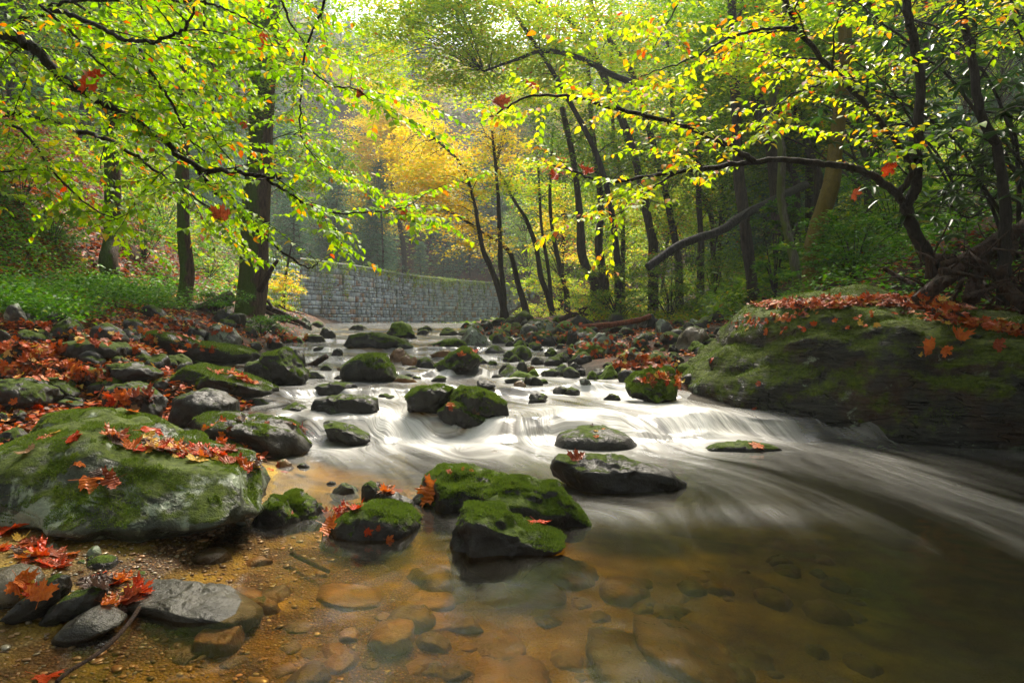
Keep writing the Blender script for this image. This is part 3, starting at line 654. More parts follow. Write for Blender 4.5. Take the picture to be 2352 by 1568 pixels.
# stream lines: cross-stream coordinate fc is constant along the flow, fs runs along it
cen = ip(((-10, 3.2), (0, 2.8), (2.5, 1.9), (4, 1.5), (5.5, .9), (7, .15), (10, -.8), (15, -2.3), (19, -3.7), (25, -5.3), (40, -8.5)), WY)
fc = WX - cen
spread = ip(((-10, .8), (3, .9), (7, 1.0), (10, .9), (20, .8), (40, .8)), WY); fc = fc / spread
FALLS = [(-1.5, 7.3, .5, 1.), (-1.2, 7.1, .7, .9), (-.3, 6.9, .8, .8), (.4, 7.1, .6, .9), (1.2, 7.2, .8, 1.2), (2.0, 7.2, .7, 1.2), (.9, 6.6, .9, .7), (1.9, 6.5, .7, .8), (-.9, 6.5, .8, .8),
         (-2.2, 6.9, .35, .6), (-2.6, 9.6, .5, .5), (.0, 9.8, .5, .8), (.9, 9.4, .6, .6), (1.0, 8.4, .6, .8), (.2, 10.6, .4, .6), (-1.4, 10.2, .6, .6), (-3.4, 13.4, .6, .8), (-2.6, 13.6, .5, .7), (-.6, 12, .6, .6), (-4.6, 18, .7, .9), (-3.0, 18.4, .5, .8),
         (-2.3, 5.9, .35, .4)]
foam = np.zeros_like(WX)
wak = np.zeros_like(WX); bulge = np.zeros_like(WX)
for (rx, ry, rw, rt, rz) in ROCKS:
    if rw < .06 or ry < 2.8 or ry > 32: continue
    if rz < ip(PW, ry) - .05: continue
    dx, dy = WX - rx, (WY - ry) * .9; r2 = dx * dx + dy * dy; rr = min(rw, 1.2)
    if rw < 1.2: fc = fc - np.clip(rr * rr * dx / np.maximum(r2, rr * rr), -.5, .5)
    if ry > 5.6 and rw < 1.2:
        rho = np.sqrt(r2) / rr
        wak += np.exp(-np.maximum(rho - .95, 0) * 5) * .45
        wk = np.exp(-(dx / rr) ** 2 * 1.2) * np.exp(-np.maximum(ry - WY - rr * .5, 0) / (rr * 2.2)) * (WY < ry)
        wak += .35 * wk; bulge += .35 * rr * .12 * np.exp(-((dy - rr * 1.0) / rr) ** 2 - (dx / rr) ** 2)
for fx, fy, fr, fa in FALLS: foam += fa * np.exp(-((WX - fx) / fr) ** 2 - ((WY - fy) / (fr * .6)) ** 2)
grad = (W(WY + .15) - W(WY - .15)) / .3
riff = sstep(WY, 6.0, 6.8)
lip = 0.35 * n2(WX * .9, WY * 0, 5, 2) + .1 * n2(WX * 3.1, WY * 0, 6, 2)
slope = (W(WY + lip + .12) - W(WY + lip - .12)) / .24
foam += np.clip(wak, 0, .8) * riff
WZ0 = Wxy(WX, WY); slope = np.clip(np.gradient(WZ0, axis=0) / np.gradient(WY, axis=0), 0, 2) * riff
dec = slope * 1.7
for i in range(len(yy) - 2, -1, -1):                                # white water carried downstream of every step
    dec[i] = np.maximum(dec[i], dec[i + 1] * np.exp(-(yy[i + 1] - yy[i]) / (.55 if yy[i] > 6.8 else 1.0)))
foam += np.clip(dec, 0, 1.1)
# pool of white water under the main cascade, fanning out to the lower right
fan = np.exp(-(fc / .85) ** 2) * sstep(WY, 2.0, 6.0) * (1 - sstep(WY, 6.6, 7.2)) * .34
fan += np.exp(-((fc + .1) / .45) ** 2) * sstep(WY, 1.2, 4.5) * (1 - sstep(WY, 5.2, 6.5)) * .30
fan += np.exp(-((WY - 6.25) / .55) ** 2) * np.exp(-((WX - .2) / 2.0) ** 4) * .62
fan += np.exp(-((WY - 4.15) / .22) ** 2) * np.exp(-((WX - 1.0) / .8) ** 2) * .45
foam += fan
foam = foam * .46 * (1 - .12 * sstep(WY, 7.1, 7.6) - .15 * sstep(WY, 9, 16)) + .12 * sstep(WY, 7.2, 8)
foam *= np.clip(.72 + .55 * n2(fc * 2.2, WY * .45, 11, 4) + .35 * n2(fc * 9, WY * .5, 12, 3), .1, 2)
foam *= 1 - .65 * sstep(WX - cen, .7, 1.7) * (1 - sstep(WY, 6.3, 7.0))   # the flow along the boulder stays dark
foam = np.clip(foam, 0, 1.25)
WZ = Wxy(WX, WY) + bulge
amp = np.where(WY > 6.6, 1, .25 * sstep(WY, 2, 6))
WZ += amp * (.040 * n2(fc * 2.6, WY * .9, 21, 3) + .022 * n2(fc * 1.2, WY * 1.7, 22, 2)) * np.clip(.4 + foam, 0, 1.3)
WZ += .003 * n2(WX * 5, WY * 5, 23, 3)
WZ -= np.clip((WX - xr_ + .5) , 0, 1) * .12 * (WY > 8) + np.clip((xl_ + .5 - WX), 0, 1) * .06 * (WY > 8)
depth = np.clip(WZ - T(WX, WY), 0, 1)
m = NB(mat('stream_water'))
at = lambda k: m.n('Attribute', attribute_name=k).outputs['Fac']
vec = m.n('CombineXYZ'); m.t.links.new(at('across'), vec.inputs[0]); m.t.links.new(at('along'), vec.inputs[1])
mp = m.n('Mapping'); mp.inputs['Scale'].default_value = (9, .8, 1); m.t.links.new(vec.outputs[0], mp.inputs[0])
mp2 = m.n('Mapping'); mp2.inputs['Scale'].default_value = (34, 2.2, 1); m.t.links.new(vec.outputs[0], mp2.inputs[0])
s1 = m.noise(mp.outputs[0], 1, 5, .55, .3); s2 = m.noise(mp2.outputs[0], 1, 4, .6, .2)
st = m.math('ADD', m.math('MULTIPLY', m.math('SUBTRACT', s1, .5), 1.1), m.math('MULTIPLY', m.math('SUBTRACT', s2, .5), .7))
fo = m.math('ADD', at('foam'), m.math('MULTIPLY', st, m.math('ADD', .03, m.math('MULTIPLY', at('foam'), 1.5))), clamp=True)
fo = m.ramp(fo, [(.02, (0, 0, 0)), (.5, (.38, .38, .38)), (1, (.92, .92, .92))])
dp = at('depth')
tint = m.ramp(dp, [(0, (1, .97, .9)), (.12, (.95, .74, .38)), (.28, (.72, .56, .15)), (.42, (.34, .35, .10)), (.52, (.09, .115, .03))])
tr = m.n('BsdfTransparent'); m.t.links.new(tint, tr.inputs[0])
body = m.n('BsdfDiffuse', i_Color=(.055, .05, .02, 1)); mb = m.n('MixShader')
m.t.links.new(m.math('MULTIPLY', dp, .25, clamp=True), mb.inputs[0]); m.t.links.new(tr.outputs[0], mb.inputs[1]); m.t.links.new(body.outputs[0], mb.inputs[2])
gl = m.n('BsdfGlossy', i_Roughness=.13, i_Color=(.9, .92, .95, 1))
nb = m.bump(m.math('ADD', s1, m.math('MULTIPLY', s2, .35)), .02, .5)
nb = m.bump(m.math('MULTIPLY', m.math('ADD', s1, m.math('MULTIPLY', s2, .35)), m.math('ADD', .03, at('foam'))), .03, .6); m.t.links.new(nb, gl.inputs['Normal'])
fr = m.n('Fresnel', i_IOR=1.33); 
w1 = m.n('MixShader'); m.t.links.new(fr.outputs[0], w1.inputs[0]); m.t.links.new(mb.outputs[0], w1.inputs[1]); m.t.links.new(gl.outputs[0], w1.inputs[2])
fd = m.n('BsdfPrincipled', i_Roughness=.55, i_Base_Color=(.58, .57, .54, 1)); fd.inputs['Specular IOR Level'].default_value = .3
m.t.links.new(m.bump(m.math('ADD', s1, m.math('MULTIPLY', s2, .3)), .05, .7), fd.inputs['Normal'])
w2 = m.n('MixShader'); m.t.links.new(fo, w2.inputs[0]); m.t.links.new(w1.outputs[0], w2.inputs[1]); m.t.links.new(fd.outputs[0], w2.inputs[2])
water_m = m.out(w2.outputs[0])
water = mk('water', np.stack([WX, WY, WZ], -1).reshape(-1, 3), quads(len(yy), nx_), water_m, {'foam': foam, 'across': fc, 'along': WY, 'depth': depth})
tag(water, kind='structure')

# ------------------------------------------------------------------ leaves, twigs, trees
GREEN = leafmat('spring_green_leaf', [(0, (.10, .22, .006)), (.45, (.24, .44, .012)), (.72, (.42, .54, .018)), (.84, (.66, .48, .02)), (.93, (.65, .22, .015)), (1, (.40, .04, .01))], .6, tboost=1.3)
YGREEN = leafmat('yellow_green_leaf', [(0, (.16, .30, .010)), (.4, (.34, .48, .015)), (.65, (.50, .52, .03)), (.82, (.68, .46, .03)), (.93, (.62, .22, .02)), (1, (.40, .05, .015))], .6, tboost=1.5)
GOLD = leafmat('golden_leaf', [(0, (.34, .42, .03)), (.3, (.66, .56, .04)), (.75, (.80, .52, .05)), (1, (.66, .26, .03))], .55, tboost=1.3)
MID = leafmat('forest_leaf', [(0, (.05, .12, .008)), (.45, (.13, .25, .012)), (.8, (.28, .38, .02)), (.95, (.50, .40, .03)), (1, (.45, .12, .02))], .55, tboost=1.4)
DARK = leafmat('hemlock_needles', [(0, (.03, .09, .05)), (.6, (.07, .18, .10)), (1, (.14, .25, .08))], .45, rough=.5)
RED = leafmat('red_leaf', [(0, (.42, .03, .01)), (.5, (.55, .07, .012)), (1, (.60, .22, .03))], .5)
RHODO = leafmat('rhododendron_leaf', [(0, (.012, .035, .008)), (.5, (.03, .085, .012)), (.85, (.07, .15, .02)), (1, (.35, .20, .03))], .25, rough=.3)
COVER = leafmat('ground_cover_leaf', [(0, (.03, .10, .006)), (.5, (.09, .25, .010)), (.85, (.18, .36, .015)), (1, (.36, .38, .03))], .45, tboost=1.3)
LITTER = leafmat('fallen_leaf_litter', [(0, (.05, .02, .008)), (.25, (.17, .045, .01)), (.5, (.42, .05, .006)), (.75, (.52, .12, .01)), (.92, (.42, .20, .04)), (1, (.55, .38, .05))], .2, rough=.5, tboost=1.1, spec=.2)

def barkmat(name, a, b, moss=0., mc=((.03, .05, .006), (.13, .15, .02)), side=(-1, 0, 0)):
    m = NB(mat(name)); geo = m.n('NewGeometry'); P = geo.outputs['Position']
    mp = m.n('Mapping'); mp.inputs['Scale'].default_value = (1, 1, .18); m.t.links.new(P, mp.inputs[0])
    n1 = m.noise(mp.outputs[0], 26, 6, .7); n2_ = m.noise(P, 3, 4)
    c = m.mix(m.ramp(n1, [(.35, (0, 0, 0)), (.65, (1, 1, 1))]), a, b)
    if moss:
        dt = m.n('VectorMath', operation='DOT_PRODUCT'); m.t.links.new(geo.outputs['Normal'], dt.inputs[0]); dt.inputs[1].default_value = side
        f = m.math('ADD', m.math('MULTIPLY', dt.outputs['Value'], .35), m.math('ADD', m.math('SUBTRACT', n2_, .5), moss - .5))
        k = m.ramp(f, [(.0, (0, 0, 0)), (.14, (1, 1, 1))])
        c = m.mix(k, c, m.mix(m.noise(P, 22, 4, .7), *mc))
    p = m.n('BsdfPrincipled', i_Roughness=.7); p.inputs['Specular IOR Level'].default_value = .2; m.t.links.new(c, p.inputs['Base Color'])
    m.t.links.new(m.bump(n1, .06, 1.), p.inputs['Normal']); return m.out(p.outputs[0])
BARK = barkmat('dark_wet_bark', (.010, .008, .007), (.045, .036, .03))
BARKG = barkmat('grey_brown_bark', (.016, .013, .010), (.08, .06, .045))
BARKM = barkmat('mossy_bark', (.03, .018, .012), (.13, .08, .05), .62, ((.02, .05, .004), (.10, .15, .01)), (-.8, -.35, 0))
BARKY = barkmat('golden_mossy_bark', (.06, .04, .012), (.16, .11, .025), .95, ((.06, .05, .006), (.24, .17, .015)))
BARKL = barkmat('pale_mossy_bark', (.06, .055, .035), (.20, .19, .13), .45, ((.05, .075, .01), (.14, .17, .03)))
REDW = barkmat('rotten_red_wood', (.07, .02, .01), (.28, .08, .03))
DRY = barkmat('brown_dead_wood', (.014, .008, .005), (.075, .036, .02))

def rots(n, tilt, up=None):
    """n random leaf frames: long axis a, side axis b, normal c; tilt = how far normals stray from the vertical"""
    az = RG.uniform(0, 2 * np.pi, n); t = RG.normal(0, tilt, n); az2 = RG.uniform(0, 2 * np.pi, n)
    c = np.stack([np.sin(t) * np.cos(az2), np.sin(t) * np.sin(az2), np.cos(t)], 1)
    a = np.stack([np.cos(az), np.sin(az), np.zeros(n)], 1); a -= (a * c).sum(1)[:, None] * c; a /= np.linalg.norm(a, axis=1)[:, None]
    return a, np.cross(c, a), c
# leaf outlines (long axis u from stalk to tip, half width v), folded along the midrib
OVATE = (np.array([[0, 0, 0], [.28, .30, .06], [.62, .26, .05], [1, 0, -.10], [.62, -.26, .05], [.28, -.30, .06], [.45, 0, 0]]),
         np.array([[0, 6, 1], [1, 6, 2], [2, 6, 3], [3, 6, 4], [4, 6, 5], [5, 6, 0]]))
DIAM = (np.array([[0, 0, 0], [.45, .27, .05], [1, 0, -.06], [.45, -.27, .05]]), np.array([[0, 2, 1], [0, 3, 2]]))
LONG = (np.array([[0, 0, 0], [.3, .13, .02], [.75, .12, -.02], [1, 0, -.12], [.75, -.12, -.02], [.3, -.13, .02]]), np.array([[0, 2, 1], [0, 3, 2], [0, 4, 3], [0, 5, 4]]))
def leaves(P, size, tint, shape=OVATE, frames=None, tilt=.6):
    n = len(P); S, Fa = shape; a, b, c = frames if frames is not None else rots(n, tilt)
    sz = np.broadcast_to(size, (n,)) * RG.uniform(.65, 1.2, n)
    fold = RG.uniform(.4, 2.2, n)
    V = P[:, None] + sz[:, None, None] * (a[:, None] * S[None, :, 0, None] + b[:, None] * S[None, :, 1, None] + (c * fold[:, None])[:, None] * S[None, :, 2, None])
    k = len(S); Fi = (np.arange(n)[:, None, None] * k + Fa[None]).reshape(-1, 3)
    return V.reshape(-1, 3), Fi, np.repeat(np.broadcast_to(tint, (n,)), k)
def tints(n, lo=0., hi=.75, accent=.08):
    t = RG.uniform(lo, hi, n); k = RG.random(n) < accent; t[k] = RG.uniform(.75, 1., k.sum()); return t
def sprays(C, rad, per, flat=.16, droop=.15):
    """points of leaves gathered into flat drooping sprays round the centres C"""
    n = len(C) * per; c = np.repeat(C, per, 0); r = np.repeat(np.broadcast_to(rad, (len(C),)) * RG.uniform(.6, 1.25, len(C)), per)
    az = RG.uniform(0, 2 * np.pi, n); q = np.sqrt(RG.random(n)); tx = np.repeat(RG.normal(0, .22, len(C)), per); ty = np.repeat(RG.normal(0, .22, len(C)), per)
    x, y = q * np.cos(az), q * np.sin(az)
    # streaky: gather along a few ribs
    rib = np.repeat(RG.uniform(0, np.pi, len(C)), per); s_ = np.where(RG.random(n) < .5, .45, 1.)
    xr, yr = x * np.cos(rib) + y * np.sin(rib), (-x * np.sin(rib) + y * np.cos(rib)) * s_
    x, y = xr * np.cos(rib) - yr * np.sin(rib), xr * np.sin(rib) + yr * np.cos(rib)
    z = flat * RG.normal(0, .6, n) - droop * q ** 2 + tx * x + ty * y
    return c + np.stack([x * r, y * r, z * r], 1)

def twiggy(bag, tb, P0, dirv, length, leaf, dens, r0, depth=0, tlo=0., thi=.72, acc=.08, droop=.25):
    """a twig from P0 along dirv with alternate leaves and side twigs"""
    n = max(4, int(length / .06)); P = [np.array(P0, float)]; d_ = np.array(dirv, float); d_ /= np.linalg.norm(d_)
    for i in range(n):
        d_ = d_ + RG.normal(0, .10, 3); d_[2] -= droop * .06; d_ /= np.linalg.norm(d_); P.append(P[-1] + d_ * length / n)
    P = np.array(P); tube(tb, P, r0, r0 * .35, 4)
    if depth < 1:
        for i in range(2, n):
            if RG.random() < .48:
                s_ = 1 if i % 2 else -1; side = np.cross(P[i] - P[i - 1], [0, 0, 1]); side /= np.linalg.norm(side) + 1e-9
                dd = (P[i] - P[i - 1]) / np.linalg.norm(P[i] - P[i - 1]) * .7 + side * s_ * .8 + RG.normal(0, .12, 3)
                twiggy(bag, tb, P[i], dd, length * RG.uniform(.3, .55), leaf, dens, r0 * .6, depth + 1, tlo, thi, acc, droop)
    k = max(2, int(length * dens)); t = np.linspace(.12, 1, k) * (len(P) - 1); i0 = np.minimum(t.astype(int), len(P) - 2); fr_ = (t - i0)[:, None]
    Q = P[i0] * (1 - fr_) + P[i0 + 1] * fr_; tg = P[i0 + 1] - P[i0]; tg /= np.linalg.norm(tg, axis=1)[:, None]
    sd_ = np.cross(tg, [0, 0, 1.]); sd_ /= np.linalg.norm(sd_, axis=1)[:, None] + 1e-9; sg = np.where(np.arange(k) % 2, 1, -1)[:, None]
    a = tg * RG.uniform(.3, .9, (k, 1)) + sd_ * sg * .9 + RG.normal(0, .2, (k, 3)); a[:, 2] -= RG.uniform(0, .9, k); a /= np.linalg.norm(a, axis=1)[:, None]
    c = np.array([0, 0, 1.]) + RG.normal(0, .35, (k, 3)); c -= (c * a).sum(1)[:, None] * a; c /= np.linalg.norm(c, axis=1)[:, None]; b = np.cross(c, a)
    V, Fi, A = leaves(Q, leaf, tints(k, tlo, thi, acc), OVATE, (a, b, c)); bag.add(V, Fi, None, A)

def near_tree(name, label, cat, stems, leaf, dens, twlen, every, lm, bm_, acc=.08, tlo=0., thi=.72, base=None, start=.12, extra=()):
    """stems: (points [(px,py,depth)...], r0, r1, leafy from fraction)"""
    o0 = np.array(base if base is not None else pt(*stems[0][0][0])); root = empty(name, o0); tag(root, label, cat)
    tb, lb = Bag(), Bag()
    for pts_, r0, r1, frm in stems:
        P = smooth_line([pt(*q) for q in pts_], 7); P[1:-1] += RG.normal(0, .006, P[1:-1].shape) * min(1, r0 * 60)
        bb = Bag(); tube(bb, P, r0, r1, 8, knob=.10); V, Fs, A = bb.out(); tb.V.append(V); tb.A.append(A)
        tb.F3.append(Fs[0] + tb.n); tb.F4.append(Fs[1] + tb.n); tb.n += len(V)
        seg = np.linalg.norm(np.diff(P, axis=0), axis=1); L = np.concatenate([[0], np.cumsum(seg)])
        s_ = L[-1] * frm; k = 0
        while s_ < L[-1] * 1.001:
            i = min(np.searchsorted(L, s_), len(P) - 1); i = max(i, 1); tg = (P[i] - P[i - 1]) / (np.linalg.norm(P[i] - P[i - 1]) + 1e-9)
            sd_ = np.cross(tg, [0, 0, 1.]); sd_ /= np.linalg.norm(sd_) + 1e-9; k += 1
            dd = tg * RG.uniform(.4, 1.) + sd_ * (1 if k % 2 else -1) * RG.uniform(.4, 1.) + np.array([0, 0, RG.uniform(-.35, .35)])
            twiggy(lb, tb, P[i], dd, twlen * RG.uniform(.5, 1.15), leaf, dens, max(r1 * .7, .0022), 0, tlo, thi, acc)
            s_ += every * RG.uniform(.6, 1.4)
    tb.build('branches', bm_, root, o0); lb.build('foliage', lm, root, o0, smooth=False)
    return root, o0

# overhanging tree whose trunk stands just outside the left edge
D = 3.6
near_tree('beech_tree', 'broad-leaved tree at the left edge, its long dark limbs hanging over the rocks', 'tree', [
    ([(-420, -20, 4.4), (-200, 40, 4.0), (0, 82, D), (70, 105, D), (115, 150, D), (180, 210, D), (250, 245, D), (350, 305, D), (450, 385, 3.5), (530, 395, 3.4), (600, 405, 3.4), (645, 408, 3.4)], .035, .006, .30),
    ([(450, 385, 3.5), (490, 435, 3.6), (560, 500, 3.7), (640, 570, 3.7), (707, 615, 3.8), (740, 597, 3.8)], .012, .003, .96),
    ([(-300, 220, 4.6), (0, 258, 4.2), (60, 265, 4.2), (140, 285, 4.2), (240, 320, 4.1), (300, 350, 4.0), (350, 385, 4.0), (430, 440, 3.9), (500, 495, 3.9)], .022, .004, .25),
    ([(-260, 130, 4.2), (0, 75, D), (50, 45, D), (130, 28, D), (200, 50, 3.5), (270, 85, 3.4), (320, 98, 3.3), (380, 88, 3.2), (430, 60, 3.1), (442, -20, 3.0)], .018, .005, .3),
    ([(315, 98, 3.3), (345, 165, 3.3), (390, 230, 3.4), (420, 290, 3.5), (450, 335, 3.5), (505, 362, 3.5)], .009, .003, .05),
    ([(90, 10, 3.4), (170, 80, 3.5), (225, 142, 3.5), (300, 200, 3.6)], .008, .003, .05),
    ([(-200, 180, 4.0), (0, 275, 3.6), (60, 310, 3.5), (120, 390, 3.5), (200, 470, 3.5), (270, 505, 3.5)], .010, .003, .55),
    ([(110, 12, 3.8), (200, 2, 3.8), (400, 3, 3.7), (470, 6, 3.7), (525, 25, 3.7), (590, 60, 3.7), (640, 90, 3.8)], .010, .003, .1),
    ([(600, 405, 3.4), (650, 435, 3.5), (700, 468, 3.6), (760, 490, 3.6), (850, 487, 3.7), (930, 475, 3.7), (977, 446, 3.8)], .008, .002, .05),
    ([(640, 100, 3.8), (700, 150, 3.7), (760, 195, 3.6), (810, 203, 3.5), (860, 235, 3.5)], .007, .002, .05),
    ([(640, -60, 3.8), (660, 40, 3.9), (700, 100, 3.9)], .010, .003, .1),
    ([(-200, 380, 3.4), (0, 395, 3.2), (90, 380, 3.2)], .006, .002, .2),
    ([(760, -90, 4.5), (740, 20, 4.6), (700, 120, 4.6), (690, 260, 4.6), (700, 330, 4.6), (760, 400, 4.6)], .010, .003, .1),
    ([(300, -80, 4.8), (330, 60, 5.0), (300, 190, 5.0), (250, 300, 5.0), (220, 420, 5.0)], .010, .003, .1),
    ([(480, -80, 5.2), (470, 80, 5.4), (500, 200, 5.4), (470, 300, 5.4)], .012, .003, .1),
    ([(100, -80, 4.6), (190, 20, 4.8), (380, 130, 4.8), (480, 260, 4.8), (520, 330, 4.8)], .012, .003, .1),
], .043, 52, .58, .092, GREEN, BARK, acc=.10, base=(-4.6, 3.9, .3))
# trunk of that tree, off to the left
tb = Bag(); tube(tb, smooth_line([(-4.6, 3.9, .1), (-4.5, 3.95, 1.4), (-4.15, 4.2, 2.4), (-4.0, 4.4, 3.2), (-4.0, 4.6, 4.6)], 5), .17, .06, 12, knob=.1)
bt = bpy.data.objects['beech_tree']; tb.build('trunk', BARK, bt, np.array((-4.6, 3.9, .3)))

# forked tree on the right bank
E = 6.3
near_tree('forked_tree', 'slender dark forked tree behind the giant boulder, one long limb reaching left over the stream', 'tree', [
    ([(2158, 640, 7.2), (2140, 600, 7.1), (2111, 550, 7.0), (2082, 481, 6.9), (2103, 428, 6.8), (2107, 326, 6.7), (2111, 163, 6.6), (2087, 41, 6.5), (2075, -80, 6.5), (2060, -300, 6.5)], .075, .03, 1.2),
    ([(2082, 481, 6.9), (2062, 448, 6.8), (2005, 403, 6.6), (1955, 385, 6.5), (1903, 379, 6.4), (1801, 367, 6.2), (1720, 373, 6.1), (1620, 388, 6.0), (1537, 396, 5.9), (1440, 412, 5.8), (1380, 418, 5.8), (1320, 395, 5.7), (1270, 380, 5.7)], .042, .006, .52),
    ([(1732, 371, 6.1), (1690, 345, 6.0), (1638, 318, 5.9), (1557, 285, 5.8), (1480, 265, 5.7), (1394, 244, 5.6), (1300, 222, 5.5), (1210, 222, 5.4), (1140, 262, 5.4), (1110, 268, 5.4)], .028, .004, .18),
    ([(2062, 448, 6.8), (2095, 391, 6.7), (2066, 338, 6.6), (1985, 236, 6.4), (1895, 143, 6.2), (1830, 61, 6.0), (1801, -10, 5.9), (1770, -120, 5.8)], .036, .016, .35),
    ([(1924, 175, 6.2), (1880, 195, 6.1), (1822, 216, 6.0), (1780, 245, 6.0), (1732, 285, 5.9)], .012, .003, .05),
    ([(1826, 63, 6.0), (1760, 66, 5.9), (1700, 81, 5.9), (1640, 105, 5.8), (1598, 130, 5.8), (1520, 160, 5.8), (1455, 183, 5.8)], .016, .003, .1),
    ([(1570, 390, 5.9), (1500, 430, 5.9), (1440, 480, 5.9), (1360, 515, 5.9)], .010, .003, .2),
    ([(1620, 388, 6.0), (1590, 360, 6.0), (1560, 330, 6.0)], .008, .003, .1),
    ([(1590, -90, 6.0), (1560, 0, 5.9), (1530, 60, 5.8), (1500, 110, 5.8)], .010, .003, .1),
    ([(2107, 300, 6.7), (2050, 210, 6.5), (1980, 150, 6.4), (1900, 100, 6.3)], .012, .003, .15),
    ([(2103, 420, 6.8), (2040, 360, 6.6), (1990, 320, 6.5), (1930, 300, 6.4)], .009, .003, .15),
    ([(2090, 100, 6.5), (2010, 40, 6.5), (1950, -10, 6.5)], .012, .004, .1),
    ([(2111, 200, 6.6), (2180, 130, 6.5), (2280, 60, 6.3), (2360, 40, 6.3)], .012, .004, .2),
], .066, 30, .75, .19, YGREEN, BARK, acc=.22, base=pt(2158, 640, 7.2))
near_tree('young_tree', 'thin dark sapling at the right edge standing among rhododendron', 'tree', [
    ([(2303, 700, 6.6), (2305, 610, 6.6), (2309, 489, 6.6), (2290, 346, 6.6), (2250, 253, 6.5), (2228, 102, 6.5), (2205, 0, 6.5), (2190, -150, 6.5)], .06, .03, 1.3),
    ([(2240, 200, 6.5), (2290, 120, 6.4), (2352, 60, 6.3)], .012, .004, .3),
    ([(2290, 330, 6.5), (2200, 300, 6.3), (2130, 330, 6.1)], .010, .003, .3)], .10, 16, .5, .25, GREEN, BARK, base=pt(2303, 700, 6.6))

# ---------- trees further back: trunk traced from its foot, crown of flat sprays carried by limbs
def far_tree(name, label, cat, px, py, trunks, crowns, lm, bm_, leaf=.10, rad=.55, per=70, shape=DIAM, d=None, group=None, acc=.06, tlo=0., thi=.75, tilt=.5, top=None):
    """trunks: [([(px,py)...], r0 px, r1 px)], crowns: [(px, py, rx, ry, n sprays, depth offset)] in view units at the foot's depth"""
    d = d or hit(px, py, T); o0 = pt(px, py, d); o0[2] = float(T(o0[0], o0[1])) - .05
    root = empty(name, o0); tag(root, label, cat, group); tb, lb = Bag(), Bag(); lines = []
    for pts_, r0, r1 in trunks:
        P = smooth_line([pt(a, b, d) + np.array([0, (RG.normal(0, .1) if i else 0), 0]) for i, (a, b) in enumerate(pts_)], 6)
        if abs(pts_[0][1] - py) < 30 and abs(pts_[0][0] - px) < 12:
            b0 = P[0] - (P[3] - P[0]) * .0; zt = float(T(b0[0], b0[1])) - .12
            if zt < P[0, 2]: P = np.vstack([[b0[0] - (P[2, 0] - b0[0]) * .2, b0[1], zt], P])
            r0 = list(np.interp(np.linspace(0, 1, len(P)), [0, .06, 1], [r0 * 1.35, r0, r1])); r0 = np.array(r0)
        tube(tb, P, r0 * (.66 if group == 'trees of the right slope' else .9) * d / F, r1 * (.6 if group == 'trees of the right slope' else .85) * d / F, 9, knob=.20); lines.append(P)
    A_ = np.vstack(lines)
    for cx, cyy, rx, ry, n, off in crowns:
        c = pt(cx, cyy, d) + np.array([0, off, 0]); sx, sz = rx * d / F, ry * d / F
        q = RG.normal(0, 1, (n, 3)); q /= np.linalg.norm(q, axis=1)[:, None]; q *= RG.random((n, 1)) ** .45
        C = c + q * np.array([sx, (sx + sz) * .55, sz])
        V, Fi, A = leaves(*(lambda Q: (Q, leaf, np.clip(tints(len(Q), tlo, thi, acc) + np.repeat(RG.normal(0, .08, n), per), 0, 1)))(sprays(C, rad, per)), shape, None, tilt); lb.add(V, Fi, None, A)
        for k in range(0, n, 5):
            j = np.argmin(((A_ - C[k] - [0, 0, -.5]) ** 2).sum(1)); M_ = (A_[j] + C[k]) / 2 + [0, 0, .15 * np.linalg.norm(A_[j] - C[k])]
            tube(tb, smooth_line([A_[j], M_, C[k]], 4), .006 + .0005 * d, .003 + .0001 * d, 4)
    tb.build('trunk', bm_, root, o0); 
    if crowns: lb.build('foliage', lm, root, o0, smooth=False)
    return root

far_tree('mossy_tree', 'leftmost of the three near left trunks, green with moss and slightly leaning', 'tree', 266, 668, [([(266, 668), (262, 600), (248, 530), (256, 400), (250, 200), (235, 0), (225, -300)], 24, 12)],
         [(240, 60, 260, 150, 110, 1.), (120, -200, 300, 200, 60, 1.)], MID, BARKM, leaf=.11, rad=.7)
far_tree('mossy_tree', 'straight middle trunk of the three on the left bank, brown with a mossy left flank', 'tree', 420, 700, [([(420, 700), (419, 620), (416, 500), (418, 300), (425, 100), (430, -300)], 19, 10)],
         [(430, 120, 220, 170, 90, 1.)], MID, BARKM, leaf=.11, rad=.7)
far_tree('old_tree', 'thickest left trunk, mossy at its flared foot, standing beside the stone wall end', 'tree', 570, 722, [
    ([(570, 735), (572, 700), (575, 640), (588, 500), (600, 300), (612, 200), (622, 60), (640, -300)], 40, 22), ([(585, 480), (580, 300), (585, 150), (600, -100)], 16, 10)],
    [(600, 60, 170, 150, 80, .5), (690, 330, 90, 120, 46, 1.), (700, -100, 300, 120, 60, 0)], GREEN, BARKM, leaf=.10, rad=.6, d=17)
# small plants and shrubs with trunks in the middle
slim = [([(1160, 722), (1150, 680), (1130, 620), (1110, 576), (1098, 520), (1090, 470), (1060, 380), (1000, 320)], 'leaning left above the flat dark stone'),
        ([(1157, 719), (1155, 660), (1150, 602), (1146, 500), (1143, 436), (1130, 300)], 'straight, second from the left in the stream-side clump'),
        ([(1210, 729), (1202, 690), (1190, 652), (1173, 585), (1145, 556), (1110, 536), (1060, 500), (1020, 480)], 'bending left with a forked limb, in the middle of the clump'),
        ([(1272, 729), (1258, 680), (1243, 636), (1230, 560), (1205, 500), (1177, 452), (1140, 380)], 'foremost of the clump, forking from a shared foot'),
        ([(1268, 719), (1264, 670), (1260, 619), (1250, 560), (1243, 502), (1235, 350)], 'upright one just behind the foremost of the clump'),
        ([(1303, 729), (1301, 676), (1290, 630), (1277, 569), (1268, 520), (1263, 450), (1270, 300)], 'S-curved, rightmost of the clump')]
